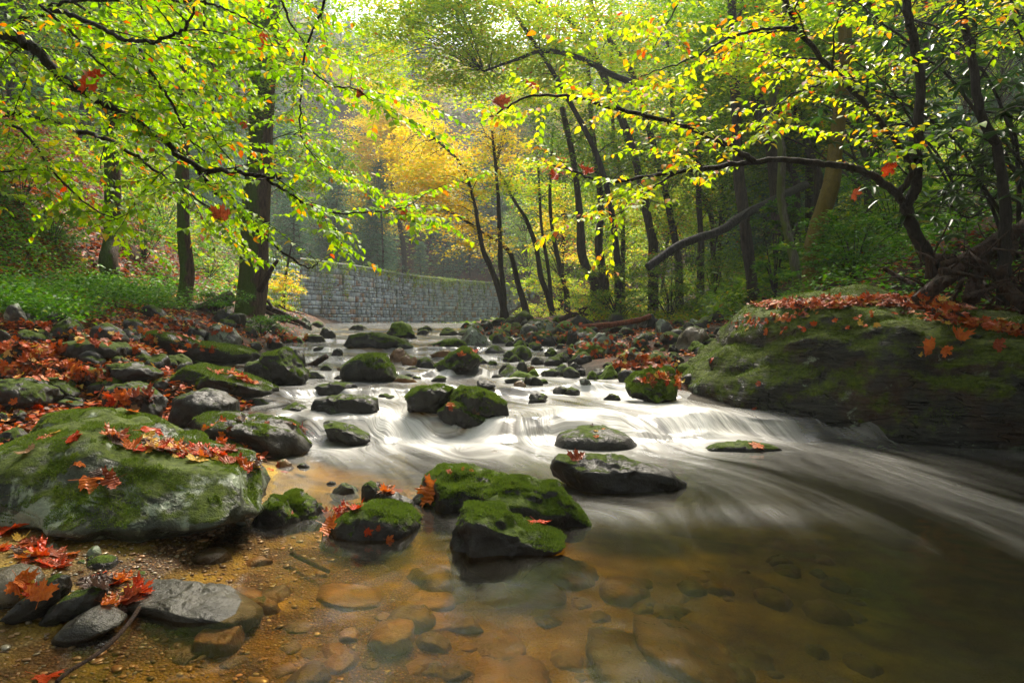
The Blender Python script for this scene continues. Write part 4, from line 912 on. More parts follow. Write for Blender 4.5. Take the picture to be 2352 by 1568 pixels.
for i, (tr_, lb_) in enumerate(slim):
    cr = [[(1010, 420, 130, 60, 60, 0), (960, 320, 110, 80, 60, 2)], [(1130, 330, 110, 70, 34, 1)], [(1030, 500, 90, 50, 24, 0), (1090, 560, 90, 50, 18, 0)], [(1150, 420, 90, 60, 26, 0), (1130, 200, 120, 60, 26, 1)],
          [(1240, 420, 80, 90, 26, 1), (1240, 640, 70, 40, 10, 1)], [(1290, 500, 80, 120, 30, 2)]][i]
    far_tree('slim_tree', 'slim dark tree, ' + lb_, 'tree', *tr_[0], [(tr_, 8.5 if i != 4 else 6, 3)], cr, [GOLD, GOLD, GOLD, YGREEN, YGREEN, GOLD][i], BARK, leaf=.15, rad=.75, per=60, group='slim stream-side trees', d=25 + i * .6)
far_tree('forest_tree', 'dark trunk curving from the right slope, left of its parallel partner', 'tree', 1368, 652, [([(1368, 652), (1337, 585), (1333, 500), (1318, 380), (1290, 250)], 13, 6)], [(1320, 300, 140, 120, 60, 1)], MID, BARKG, leaf=.14, rad=.8, d=24)
far_tree('forest_tree', 'dark trunk parallel to its curved partner on the right slope', 'tree', 1388, 648, [([(1388, 648), (1375, 560), (1380, 470), (1360, 300), (1350, 150)], 11, 5)], [(1400, 360, 120, 120, 50, 1)], MID, BARKG, leaf=.14, rad=.8, d=25)
far_tree('forest_tree', 'reddish-brown straight trunk behind the fallen leaning log', 'tree', 1729, 668, [([(1729, 668), (1711, 526), (1698, 379), (1690, 250), (1685, 0), (1680, -300)], 15, 9)], [(1690, 60, 130, 120, 50, 1)], MID, BARKG, leaf=.12, rad=.7, d=15)
far_tree('forest_tree', 'thin pale mossy trunk left of the golden mossy one', 'tree', 1832, 690, [([(1835, 690), (1822, 610), (1801, 468), (1793, 346), (1781, 244), (1797, 155), (1800, 0), (1800, -200)], 12, 7)], [(1820, 60, 120, 110, 40, 1)], YGREEN, BARKL, leaf=.11, rad=.6, d=12.5)
far_tree('golden_mossy_tree', 'leaning trunk wrapped in golden-brown moss behind the giant boulder', 'tree', 1865, 690, [([(1864, 690), (1872, 600), (1888, 510), (1910, 420), (1925, 340), (1935, 250), (1938, 120), (1935, -200)], 25, 15)], [(1960, 60, 150, 110, 50, 1)], MID, BARKY, leaf=.11, rad=.6, d=11)
far_tree('forest_tree', 'tall dark trunk between the reddish one and the pale mossy one', 'tree', 1800, 600, [([(1800, 600), (1789, 428), (1770, 330), (1748, 244), (1720, 122), (1700, 0), (1680, -300)], 22, 14)], [(1700, 40, 170, 150, 60, 1)], MID, BARKG, leaf=.12, rad=.7, d=17)
for i, (tr_, r_, lb_) in enumerate([
    ([(1880, 400), (1840, 300), (1800, 180), (1770, 80), (1740, -150)], 13, 'dark trunk leaning left, rising behind the thin pale mossy one'),
    ([(1830, 420), (1800, 330), (1760, 180), (1735, 0), (1720, -200)], 12, 'dark trunk crossing behind the tall dark one'),
    ([(1860, 380), (1845, 280), (1820, 200), (1790, 60), (1780, -200)], 12, 'dark trunk rising beside orange foliage at upper right'),
    ([(1610, 560), (1606, 420), (1604, 300), (1606, 100), (1608, -200)], 10, 'narrow upright trunk at the middle of the right forest'),
    ([(1500, 560), (1470, 420), (1440, 300), (1357, 113), (1300, 40), (1237, 0), (1160, -120)], 15, 'long tree leaning far left across the top of the view'),
    ([(1560, 600), (1520, 420), (1480, 250), (1445, 150), (1380, 60), (1340, -40)], 12, 'second tree leaning left behind the long one'),
    ([(1640, 600), (1630, 480), (1560, 340), (1540, 200), (1530, 60), (1520, -200)], 9, 'bowed thin tree above the leaning log'),
    ([(1430, 640), (1432, 520), (1425, 400), (1410, 300), (1405, 100), (1400, -200)], 8, 'slight upright trunk over the shrubs right of the clump'),
    ([(1960, 520), (1970, 400), (1950, 250), (1960, 100), (1955, -200)], 12, 'dark trunk seen between the golden mossy tree and the forked one'),
    ([(1760, 560), (1745, 400), (1700, 200), (1690, 50), (1680, -200)], 9, 'thin trunk close behind the reddish straight one')]):
    far_tree('forest_tree', lb_, 'tree', *tr_[0], [(tr_, r_, r_ * .55)], [(tr_[-3][0] + 30, tr_[-3][1] + 20, 190, 160, 84, 1), (tr_[-2][0], tr_[-2][1] - 40, 180, 130, 36, 0), (tr_[1][0], tr_[1][1], 150, 130, 40, 1)], [MID, YGREEN][i in (4, 5)], BARKG, leaf=.14, rad=.85, per=66, d=19 + i * 1.1, group='trees of the right slope')
# bright canopy hanging into the top centre
far_tree('canopy_tree', 'pale green tree whose airy crown fills the top centre of the view', 'tree', 1420, 690, [([(1420, 690), (1415, 560), (1380, 380), (1290, 200), (1200, 60), (1100, -100)], 9, 4), ([(1480, 200), (1410, 165), (1330, 130), (1250, 120), (1190, 135), (1110, 165)], 9, 3)],
         [(1080, 40, 230, 110, 110, 0), (1250, 110, 200, 100, 80, 1), (960, -10, 240, 110, 110, 0), (840, 60, 120, 90, 40, 3), (1060, 170, 110, 60, 30, 0)], YGREEN, BARK, leaf=.13, rad=.8, per=80, d=20, acc=.03)
far_tree('golden_tree', 'yellow-leaved tree glowing behind the stone wall', 'tree', 930, 700, [([(930, 700), (925, 560), (900, 420), (905, 300), (900, 200)], 8, 3)],
         [(900, 290, 110, 110, 150, 0), (850, 400, 80, 80, 70, 0), (970, 390, 110, 70, 80, 0), (900, 480, 90, 60, 40, 0)], GOLD, BARK, leaf=.26, rad=1.4, per=80, d=62)
far_tree('golden_tree', 'orange-yellow sapling leaning over the left end of the stone wall', 'tree', 660, 700, [([(650, 720), (655, 640), (670, 560)], 5, 2)], [(655, 650, 42, 40, 24, 0)], GOLD, BARK, leaf=.13, rad=.4, per=40, d=26)
far_tree('red_maple', 'small red-leaved maple half hidden behind the slim trees', 'tree', 1290, 700, [([(1290, 700), (1295, 560), (1300, 420)], 5, 2)], [(1275, 380, 42, 36, 18, 0), (1320, 560, 50, 50, 10, 0)], RED, BARK, leaf=.14, rad=.7, per=34, d=36)
far_tree('orange_tree', 'orange-leaved tree glimpsed between the dark trunks at upper right', 'tree', 1860, 520, [([(1860, 520), (1850, 300), (1790, 60)], 6, 3)], [(1850, 260, 50, 160, 46, 0), (1790, 60, 40, 90, 20, 0)], RED, BARK, leaf=.15, rad=.8, per=50, d=30, tlo=.6, thi=1.)

# ------------------------------------------------------------------ the dam-like stone wall
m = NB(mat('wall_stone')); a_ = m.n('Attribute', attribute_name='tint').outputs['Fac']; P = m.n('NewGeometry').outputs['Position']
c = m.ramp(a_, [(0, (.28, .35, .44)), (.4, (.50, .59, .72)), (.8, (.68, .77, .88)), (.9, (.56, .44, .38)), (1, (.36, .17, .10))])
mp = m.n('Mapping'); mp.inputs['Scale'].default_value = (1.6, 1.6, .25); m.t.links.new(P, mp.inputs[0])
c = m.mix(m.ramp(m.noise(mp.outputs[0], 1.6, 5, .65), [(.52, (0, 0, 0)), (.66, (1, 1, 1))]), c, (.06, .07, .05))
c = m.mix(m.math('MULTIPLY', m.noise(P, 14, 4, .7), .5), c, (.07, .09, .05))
p = m.n('BsdfPrincipled', i_Roughness=.35); m.t.links.new(c, p.inputs['Base Color']); m.t.links.new(m.bump(m.noise(P, 9, 4), .03, .8), p.inputs['Normal'])
WALLM = m.out(p.outputs[0])
wp = smooth_line([pt(x, 730, d) for x, d in ((688, 40), (760, 43), (840, 47), (950, 56), (1100, 66), (1240, 73), (1380, 78))], 10)[:, :2]
seg = np.linalg.norm(np.diff(wp, axis=0), axis=1); L = np.concatenate([[0], np.cumsum(seg)])
def wpos(s_): return np.stack([np.interp(s_, L, wp[:, 0]), np.interp(s_, L, wp[:, 1])], -1)
wroot = empty('stone_wall', (wp[0][0], wp[0][1], .4)); tag(wroot, 'curved grey dry-stone dam wall across the valley behind the stream', 'wall')
blk = Bag(); z = .35; row = 0; TOP = 4.55
while z < TOP:
    h = random.uniform(.18, .36); s_ = -random.uniform(0, .3)
    while s_ < L[-1] - .3:
        ww = random.uniform(.20, .48); g_ = .018; dp_ = random.uniform(-.07, .07); hh_ = h * random.choice([1, 1, 1, .5]); zz = z
        for sub in range(2 if hh_ < h else 1):
            s0, s1 = max(s_ + g_, 0), s_ + ww - g_; p0, p1 = wpos(s0), wpos(s1); t_ = (p1 - p0) / (np.linalg.norm(p1 - p0) + 1e-9); n_ = np.array([t_[1], -t_[0]])
            if n_[1] > 0: n_ = -n_
            back = .25; i_ = .03
            j = lambda: random.uniform(-.035, .035)
            outer = [(p0, zz + g_), (p1, zz + g_), (p1, zz + hh_ - g_), (p0, zz + hh_ - g_)]
            V = [(*(q - n_ * back), zq) for q, zq in outer] + [(*(q + n_ * (dp_ - .02)), zq) for q, zq in outer]
            inner = [(p0 + t_ * (i_ + j()), zz + g_ + i_ + j()), (p1 - t_ * (i_ + j()), zz + g_ + i_ + j()), (p1 - t_ * (i_ + j()), zz + hh_ - g_ - i_ + j()), (p0 + t_ * (i_ + j()), zz + hh_ - g_ - i_ + j())]
            V += [(*(q + n_ * (dp_ + .01)), zq) for q, zq in inner]
            Fq = [[8, 9, 10, 11]] + [[4 + k, 4 + (k + 1) % 4, 8 + (k + 1) % 4, 8 + k] for k in range(4)] + [[k, (k + 1) % 4, 4 + (k + 1) % 4, 4 + k] for k in range(4)]
            blk.add(np.array(V), None, Fq, random.random() if zz > 1.5 or random.random() < .86 else random.uniform(.85, 1)); zz += hh_
        s_ += ww
    z += h; row += 1
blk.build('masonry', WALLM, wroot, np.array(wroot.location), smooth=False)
ss = np.linspace(0, L[-1], 60); cp = wpos(ss); nrm = np.gradient(cp, axis=0); nrm = np.stack([nrm[:, 1], -nrm[:, 0]], 1); nrm /= np.linalg.norm(nrm, axis=1)[:, None]
if nrm[0, 1] > 0: nrm = -nrm
def ribbon(o0, o1, z0, z1, name, mt):
    A, B = cp + nrm * o0, cp + nrm * o1; V = np.concatenate([np.c_[A, np.full(60, z0)], np.c_[B, np.full(60, z0)], np.c_[B, np.full(60, z1)], np.c_[A, np.full(60, z1)]])
    i = np.arange(59); Fq = np.concatenate([np.stack([a * 60 + i, a * 60 + i + 1, b * 60 + i + 1, b * 60 + i], 1) for a, b in ((0, 1), (1, 2), (2, 3), (3, 0))])
    mk(name, V, Fq, mt, {'tint': RG.random(len(V)) * .8}, False, parent=wroot, origin=np.array(wroot.location))
ribbon(-1.2, -.16, .2, TOP, 'core', DRY); 
CON = NB(mat('coping_stone')); _p = CON.n('BsdfPrincipled', i_Roughness=.5); _P = CON.n('NewGeometry').outputs['Position']
CON.t.links.new(CON.mix(CON.noise(_P, 2, 6, .7), (.06, .08, .05), (.32, .34, .37)), _p.inputs['Base Color']); CON = CON.out(_p.outputs[0])
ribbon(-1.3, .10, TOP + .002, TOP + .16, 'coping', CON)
# plants hanging from the wall
vb = Bag(); C = []
for _ in range(190):
    s_ = random.uniform(0, L[-1]); q = wpos(np.array([s_]))[0]; k = np.searchsorted(ss, s_) - 1; n_ = nrm[max(k, 0)]; drop = abs(random.gauss(0, 1.0)) * (1 if random.random() < .6 else .2)
    if s_ < 14 and random.random() < .6: drop *= .3
    for t in np.arange(0, drop + .1, .16): C.append((*(q + n_ * .16 + np.array([random.gauss(0, .10), 0])), TOP + .15 - t))
C = np.array(C); Q = sprays(C, .22, 14, flat=.5, droop=.6); V, Fi, A = leaves(Q, .11, tints(len(Q), .1, .9, .1), DIAM, None, .9); vb.add(V, Fi, None, A)
tag(vb.build('hanging_plants', MID, None, np.array((wp[20][0], wp[20][1], TOP)), smooth=False), 'green creepers hanging in strands from the top of the stone wall', 'plant')
# shaded side wall with creepers, left end
vb = Bag(); A0, B0 = np.array(pt(610, 730, 34)), np.array(pt(690, 730, 39.8))
tw = Bag()
for i in range(14):
    for j in range(14):
        u0, u1 = i / 14 + .004, (i + 1) / 14 - .004; p0, p1 = A0 + (B0 - A0) * u0, A0 + (B0 - A0) * u1; z0 = .5 + j * .27; dz = random.uniform(-.04, .04)
        V = np.array([(p0[0], p0[1] + dz, z0), (p1[0], p1[1] + dz, z0), (p1[0], p1[1] + dz, z0 + .255), (p0[0], p0[1] + dz, z0 + .255)]); V2 = V + [-.5, .4, 0]
        tw.add(np.vstack([V, V2]), None, [[0, 1, 2, 3], [4, 5, 1, 0], [5, 6, 2, 1], [6, 7, 3, 2], [7, 4, 0, 3]], random.uniform(0, .5))
sw = empty('side_wall', A0); tag(sw, 'short dark creeper-covered wall joining the left end of the pale stone wall', 'wall'); tw.build('masonry', WALLM, sw, A0, smooth=False)
C = np.array([A0 + (B0 - A0) * random.random() + [0, -.25, random.uniform(-.4, 3.3)] for _ in range(190)]); Q = sprays(C, .4, 22, flat=.6); V, Fi, A = leaves(Q, .13, tints(len(Q), 0, .8, .14), DIAM, None, .9); vb.add(V, Fi, None, A)
vb.build('creeper', MID, sw, A0, smooth=False)

# ------------------------------------------------------------------ ground cover and leaf litter
def gscatter(n, x0, x1, y0, y1, keepf):
    y = np.exp(RG.uniform(math.log(y0), math.log(y1), n)); f = RG.random(n)
    x = (x0(y) if callable(x0) else x0) + ((x1(y) if callable(x1) else x1) - (x0(y) if callable(x0) else x0)) * f
    k = keepf(x, y); x, y = x[k], y[k]; return np.stack([x, y, T(x, y)], 1)
L_ = lambda y: ip(PL, y); Rr_ = lambda y: ip(PR, y); E_ = lambda y: ip(PE, y)
def cover(name, label, n, x0, x1, y0, y1, thr, hmax, leaf, mt, seed, lo=0., hi=.85, per=9):
    C = gscatter(n, x0, x1, y0, y1, lambda x, y: n2(x * .55, y * .55, seed, 3) + RG.normal(0, .12, len(x)) > thr)
    C = np.repeat(C, per, 0); hgt_ = (RG.random(len(C)) ** .7) * hmax * np.repeat(RG.uniform(.4, 1.2, len(C) // per), per)
    C += np.stack([RG.normal(0, .09, len(C)), RG.normal(0, .09, len(C)), hgt_], 1)
    V, Fi, A = leaves(C, leaf, tints(len(C), lo, hi, .05), OVATE if leaf < .05 else DIAM, None, .45); b_ = Bag(); b_.add(V, Fi, None, A)
    o = b_.build(name, mt, smooth=False); tag(o, label, 'ground cover', kind='stuff')
def litter(name, label, n, x0, x1, y0, y1, thr, size, mt, seed):
    C = gscatter(n, x0, x1, y0, y1, lambda x, y: n2(x * .8, y * .8, seed, 3) + RG.normal(0, .15, len(x)) > thr); C[:, 2] += RG.uniform(.01, .05, len(C))
    V, Fi, A = leaves(C, size, RG.random(len(C)), OVATE, None, .4); b_ = Bag(); b_.add(V, Fi, None, A); tag(b_.build(name, mt, smooth=False), label, 'leaf litter', kind='stuff')
# ------------------------------------------------------------------ background forest: a few kinds, copied tree by tree
def proto(name, kind, H, seed):
    root = empty(name, (0, 0, 0)); tb, lb = Bag(), Bag(); rg = np.random.default_rng(seed)
    k = np.linspace(0, 1, 9); ln = np.stack([.04 * H * np.sin(k * 2 + seed), .03 * H * np.cos(k * 3 + seed), k * H * .96 - .6], 1)
    tube(tb, ln, H * .010, H * .0025, 8, knob=.1)
    C = []
    if kind == 'hemlock':
        for zf in np.arange(.10, .99, .032):
            rr = H * .20 * (1.02 - zf) ** .8
            for a in np.arange(0, 2 * np.pi, 2 * np.pi / max(4, int(9 * (1.1 - zf)))) + rg.uniform(0, 6):
                for f in (.35, .68, 1.):
                    C.append((rr * f * np.cos(a) * rg.uniform(.8, 1.2), rr * f * np.sin(a) * rg.uniform(.8, 1.2), H * zf - rr * f * .28 + rg.normal(0, .1)))
                tube(tb, np.array([[0, 0, H * zf], [rr * np.cos(a), rr * np.sin(a), H * zf - rr * .25]]), H * .002, H * .0006, 3)
        C = np.array(C); Q = sprays(C, H * .045, 26, flat=.1, droop=.35); V, Fi, A = leaves(Q, H * .016, tints(len(Q), 0, .9, .05), LONG, None, .4)
    else:
        n = 150; q = rg.normal(0, 1, (n, 3)); q /= np.linalg.norm(q, axis=1)[:, None]; q *= rg.random((n, 1)) ** .4
        C = q * np.array([H * .27, H * .27, H * .36]) + [0, 0, H * .62]; C[:, :2] *= (1.15 - .5 * (C[:, 2:3] / H - .2))
        for c_ in C[::2]:
            z0 = max(H * .15, c_[2] - H * .18); p0 = np.array([np.interp(z0, ln[:, 2], ln[:, 0]), np.interp(z0, ln[:, 2], ln[:, 1]), z0])
            tube(tb, smooth_line([p0, (p0 + c_) / 2 + [0, 0, H * .02], c_], 3), H * .0035, H * .0012, 4)
        Q = sprays(C, H * .085, 62, flat=.18); V, Fi, A = leaves(Q, H * .0135, np.clip(tints(len(Q), .0, .75, .06) + np.repeat(RG.normal(0, .1, n), 62), 0, 1), DIAM, None, .6)
    lb.add(V, Fi, None, A)
    lm = {'hemlock': DARK, 'green': MID, 'bright': YGREEN, 'gold': GOLD}[kind]
    tb.build('trunk', BARKG, root); lb.build('foliage', lm, root, smooth=False)
    return root
def plant(src, x, y, s_, label, cat, group, first, sink=.3):
    if first: r = src; chs = None
    else:
        r = src.copy(); COL.objects.link(r)
        for ch in list(src.children):
            q = ch.copy(); COL.objects.link(q); q.parent = r; q.matrix_parent_inverse = ch.matrix_parent_inverse
    r.location = (x, y, float(T(x, y)) - sink); r.scale = (s_, s_, s_ * random.uniform(.9, 1.15)); r.rotation_euler = (random.uniform(-.06, .06), random.uniform(-.06, .06), random.uniform(0, 6.28))
    tag(r, label, cat, group); return r
PR_ = {}
def add(kind, x, y, H, label, group):
    key = (kind, random.randrange(3)); fst = key not in PR_
    if fst: PR_[key] = proto({'hemlock': 'hemlock_tree', 'green': 'forest_tree', 'bright': 'forest_tree', 'gold': 'golden_tree'}[kind], kind, 12., 5 + key[1] * 3)
    plant(PR_[key], x, y, H / 12., label, 'tree', group, fst)
# far valley side above the wall
n = 0
for _ in range(900):
    if n > 170: break
    y = random.uniform(56, 135); x = random.uniform(-.85, .85) * y - 4
    if y < 84 and -14 < x < 16: continue
    if n % 3 == 0: kd = 'green'
    elif n % 7 == 1: kd = 'gold'
    elif n % 7 == 3: kd = 'bright'
    else: kd = 'hemlock'
    add(kd, x, y, random.uniform(10, 17), {'hemlock': 'hazy blue-green hemlock on the far valley side above the wall', 'green': 'hazy green broad-leaved tree on the far valley side', 'bright': 'sunlit yellow-green tree on the far valley side', 'gold': 'hazy golden tree on the far valley side'}[kd], 'far ' + kd + ' trees'); n += 1
litter('undergrowth', 'dim green undergrowth far up the valley side behind the wall', 120000, lambda y: -.9 * y, lambda y: .9 * y, 58, 150, -3, .55, MID, 50)
litter('undergrowth', 'yellow-green undergrowth on the flat behind the slim trees', 26000, lambda y: Rr_(y) + 5, lambda y: .75 * y, 30, 72, -3, .22, YGREEN, 52)
litter('undergrowth', 'green and rust undergrowth on the distant left hillside', 30000, lambda y: -1.0 * y, lambda y: L_(y) - 1.5, 26, 62, -3, .26, MID, 51)
# hemlocks right behind the wall
for x, y in ((-16, 50), (-19, 58), (-12, 60), (-9, 68), (-14, 70), (-5, 76), (-22, 48), (0, 84), (-17, 64), (4, 82), (-8, 80), (-11, 55), (-13, 64), (-7, 72), (-2, 80), (-17, 54), (-25, 58), (2, 90), (7, 88), (-10, 86), (-20, 72), (10, 92), (-4, 92)): add('hemlock', x, y, random.uniform(9, 14), 'dark blue-green hemlock rising close behind the stone wall', 'hemlocks behind the wall')
# airy trees on the flat to the right of the wall
for i, (x, y) in enumerate(((2.5, 40), (6, 44), (10, 40), (4.5, 52), (9, 55), (13, 50), (1, 58), (14, 60), (8, 36), (12, 34), (17, 46), (3, 66), (9, 68))): add('bright' if i % 3 else 'green', x, y, random.uniform(8, 12), 'airy yellow-green tree on the flat beyond the slim dark trunks', 'trees on the flat right of the wall')
# left hillside
n = 0
for _ in range(400):
    if n > 44: break
    y = random.uniform(16, 52); x = -random.uniform(11.5, 34)
    if x > -.52 * y - 1.5 - (y < 30) * 2: continue
    add('green' if n % 2 else 'hemlock', x, y, random.uniform(8, 13), 'dark tree on the shaded left hillside behind the overhanging leaves', 'trees of the left hillside'); n += 1
# right hillside
n = 0
for _ in range(600):
    if n > 58: break
    y = random.uniform(17, 62); x = random.uniform(4.5, 45)
    if x < .16 * y + 3 or (y < 30 and x < 7): continue
    kd = ('green', 'green', 'hemlock', 'bright')[n % 4]
    add(kd, x, y, random.uniform(7, 13), 'tree crowding the right hillside behind the dark trunks', 'trees of the right hillside'); n += 1

# unseen woods behind and beside the viewpoint, added to darken camera-facing rock sides
for i in range(34):
    a_v = random.uniform(-2.55, 2.55); r_v = random.uniform(6, 17); x, y = r_v * math.sin(a_v) * 1.1, -r_v * math.cos(a_v) * .9
    if y > 3 and abs(x) < 7.5 or abs(x) < 1.5 and y > -5: continue
    if y > 5: continue
    add('green', x, y, random.uniform(9, 12), 'unseen leafy tree of the woods, added behind the viewpoint', 'trees behind the viewpoint')
for x, y in ((-14, 12), (-12, 8), (9.5, 6), (11, 9), (12, 13), (-9.5, 4)): add('green', x, y, 11, 'leafy tree added beside the stream, just outside the frame', 'trees beside the frame')  # side trees added to screen the near rocks from sky light

# ------------------------------------------------------------------ shrubs and saplings
def shrub(px, py, wpx, hpx, label, lm, leaf=.07, n=30, per=60, d=None, name='shrub', cat='shrub', shape=DIAM, group=None, tlo=0., thi=.8, flat=.2, rad=None, lift=0.):
    d = d or hit(px, py, T); o = pt(px, py, d); o[2] = float(T(o[0], o[1])); h = hpx * d / F; w_ = wpx * d / F
    root = empty(name, o); tag(root, label, cat, group); tb, lb = Bag(), Bag()
    C = o + np.stack([RG.normal(0, w_ * .25, n), RG.normal(0, w_ * .25, n), (RG.random(n) ** .8) * h * .95 + .05 + lift], 1)
    for c_ in C[::2]: tube(tb, smooth_line([o + [0, 0, -.05], (o + c_) / 2 + [0, 0, h * .15], c_], 4), .006 + h * .004, .003, 4)
    Q = sprays(C, rad or w_ * .17, per, flat=flat, droop=.2); V, Fi, A = leaves(Q, leaf, np.clip(tints(len(Q), tlo, thi, .06) + np.repeat(RG.normal(0, .12, n), per), 0, 1), shape, None, .45)
    lb.add(V, Fi, None, A); tb.build('stems', BARK, root, o); lb.build('foliage', lm, root, o, smooth=False); return root
for a in [
    (1420, 735, 190, 120, 'rounded light green bush at the foot of the right forest', MID, .09, 46, 80), (1540, 735, 180, 150, 'dark leafy shrub left of the reddish trunk', MID, .09, 46, 80),
    (1360, 728, 110, 60, 'low yellow-green bush beside the slim trees', YGREEN, .09, 24, 70), (1640, 720, 160, 150, 'dense green shrub under the leaning log', MID, .08, 46, 80),
    (1720, 715, 120, 60, 'low dark shrub at the back of the giant boulder', MID, .07, 26, 70), (1500, 640, 170, 200, 'tall green sapling thicket in the right forest', MID, .10, 50, 80),
    (1590, 640, 160, 240, 'tall thicket standing behind the broken end of the leaning log', MID, .10, 50, 80), (1780, 690, 90, 240, 'bright green sapling between the two pale trunks', COVER, .10, 34, 60),
    (1660, 560, 170, 220, 'dim green thicket above the leaning log', MID, .10, 50, 80), (1960, 640, 240, 150, 'leafy bush on the slope behind the golden mossy tree', COVER, .08, 44, 70),
    (2060, 560, 260, 200, 'low sprawling bush up the right slope', COVER, .08, 50, 70), (1470, 560, 150, 230, 'mid green sapling thicket behind the fallen log end', MID, .11, 46, 80),
    (1420, 480, 160, 260, 'airy thicket of saplings at the back of the right forest', MID, .12, 46, 80), (1190, 712, 110, 30, 'low yellowish plants at the foot of the slim trees', YGREEN, .08, 18, 60),
    (1330, 700, 130, 90, 'pale green bush between the slim trees and the curved dark trunk', YGREEN, .10, 30, 70, 28), (1240, 705, 120, 50, 'low yellow bush behind the slim trees', YGREEN, .10, 22, 60, 31),
    (1420, 620, 150, 160, 'tall pale green thicket behind the parallel dark trunks', YGREEN, .12, 44, 80, 30), (1110, 720, 80, 60, 'thin yellow-leaved shrub before the right end of the wall', GOLD, .09, 16, 40),
    (120, 560, 190, 120, 'green leafy sapling on the brow of the left bank', COVER, .09, 36, 60), (330, 600, 150, 160, 'bright feathery sapling between the two left mossy trunks', COVER, .09, 34, 60),
    (480, 640, 130, 110, 'green bush between the middle and the thickest left trunks', COVER, .09, 34, 60), (640, 722, 80, 70, 'yellow and green bush by the brown roots', YGREEN, .08, 24, 60),
    (600, 770, 110, 40, 'low green plants on the shore below the thickest left trunk', COVER, .06, 24, 60), (500, 725, 120, 50, 'small leafy plants over the mossy fallen log', COVER, .07, 24, 60),
    (50, 480, 220, 160, 'dark bush at the upper left edge', MID, .10, 40, 70), (380, 520, 200, 130, 'dim green bush on the left slope behind the trunks', MID, .10, 40, 70)]:
    shrub(*a)
# rhododendron at the right edge
def rhodo(label, stems, n, d0):
    o = pt(*stems[0][0]); root = empty('rhododendron', o); tag(root, label, 'shrub'); tb, lb = Bag(), Bag(); tips = []
    for pts_ in stems:
        P = smooth_line([pt(*q) for q in pts_], 6); tube(tb, P, .025, .008, 6); 
        for i in range(len(P) // 3, len(P)):
            for _ in range(2):
                e = P[i] + RG.normal(0, 1, 3) * [.35, .35, .28]; tube(tb, np.array([P[i], (P[i] + e) / 2 + [0, 0, .04], e]), .006, .003, 4); tips.append(e)
    tips = np.array(tips)
    for e in tips:
        k = RG.integers(7, 12); az = np.arange(k) * 2.39 + RG.uniform(0, 6); up = RG.uniform(-.55, .25, k)
        a = np.stack([np.cos(az) * np.cos(up), np.sin(az) * np.cos(up), np.sin(up)], 1); c = np.array([0, 0, 1.]) - (a[:, 2:3]) * a; c /= np.linalg.norm(c, axis=1)[:, None]
        V, Fi, A = leaves(np.repeat(e[None], k, 0), .17, tints(k, 0, .85, .05), LONG, (a, np.cross(c, a), c)); lb.add(V, Fi, None, A)
    tb.build('stems', BARK, root, o); lb.build('foliage', RHODO, root, o, smooth=False)
rhodo('dark rhododendron with long drooping leaves in the upper right corner', [
    [(2330, 640, 7.6), (2280, 480, 7.6), (2200, 330, 7.5), (2080, 240, 7.4), (1990, 200, 7.3)], [(2330, 640, 7.6), (2340, 400, 7.4), (2280, 200, 7.2), (2180, 80, 7.2), (2080, 40, 7.2)],
    [(2330, 640, 7.6), (2400, 300, 7.2), (2370, 100, 7.2), (2300, -40, 7.2)], [(2340, 560, 7.4), (2250, 420, 7.2), (2180, 400, 7.1)], [(2340, 560, 7.4), (2330, 300, 7.0), (2240, 250, 6.9)],
    [(2400, 500, 7.), (2350, 380, 6.8), (2310, 330, 6.8)], [(2400, 500, 7.6), (2200, 200, 8.0), (2100, 120, 8.), (2000, 60, 8.)], [(2400, 500, 8.6), (2300, 450, 8.4), (2230, 500, 8.2), (2180, 470, 8.1)]], 0, 7)
rhodo('second rhododendron further back over the right slope', [
    [(2250, 560, 10), (2150, 350, 10), (2030, 250, 10), (1950, 230, 10)], [(2250, 560, 10), (2250, 250, 10), (2150, 100, 10), (2000, 60, 10)], [(2420, 560, 10), (2380, 200, 10), (2300, 0, 10), (2200, -60, 10)],
    [(2420, 560, 10), (2340, 400, 9.6), (2240, 380, 9.5)], [(2250, 560, 11), (2100, 300, 11), (1980, 320, 11)], [(2450, 460, 9), (2420, 300, 9), (2350, 150, 9)]], 0, 10)

cover('ground_cover', 'bright green low plants spread over the left bank', 11000, lambda y: -1.2 * y - 2, lambda y: L_(y) - 1.6, 8.8, 16, .0, .42, .075, COVER, 31)
cover('ground_cover', 'green low plants covering the right slope behind the boulder', 12000, lambda y: E_(y) - .2, lambda y: E_(y) + y * .9 + 3, 5.0, 45, -.22, .34, .075, COVER, 33)
litter('fallen_leaves', 'rust-red leaf litter on the upper left hillside', 42000, lambda y: -1.0 * y - 3, lambda y: L_(y) - 2.5, 12, 42, -.8, .15, LITTER, 47)
cover('ground_cover', 'dim green undergrowth on the left hillside', 3000, lambda y: -1.0 * y - 3, lambda y: L_(y) - 2.5, 14, 42, -.1, .6, .15, COVER, 48)
cover('ground_cover', 'dense green undergrowth through the right forest', 9000, lambda y: E_(y) - .5, lambda y: E_(y) + y * .9, 14, 50, -.4, .9, .14, MID, 49)
cover('ground_cover', 'low yellow-green plants on the flat under the slim trees', 2500, lambda y: Rr_(y) + 3.0, lambda y: E_(y), 18, 45, -.1, .25, .09, YGREEN, 35, per=8)
litter('fallen_leaves', 'red and brown leaf litter over the left bank', 60000, lambda y: -1.1 * y - 2, lambda y: L_(y) - .15, 4.6, 36, -.1, .075, LITTER, 41)
litter('fallen_leaves', 'red and brown leaf litter over the right slope and gravel bar', 40000, lambda y: Rr_(y) + .5, lambda y: E_(y) + y * .8 + 3, 5.0, 40, -.05, .085, LITTER, 43)

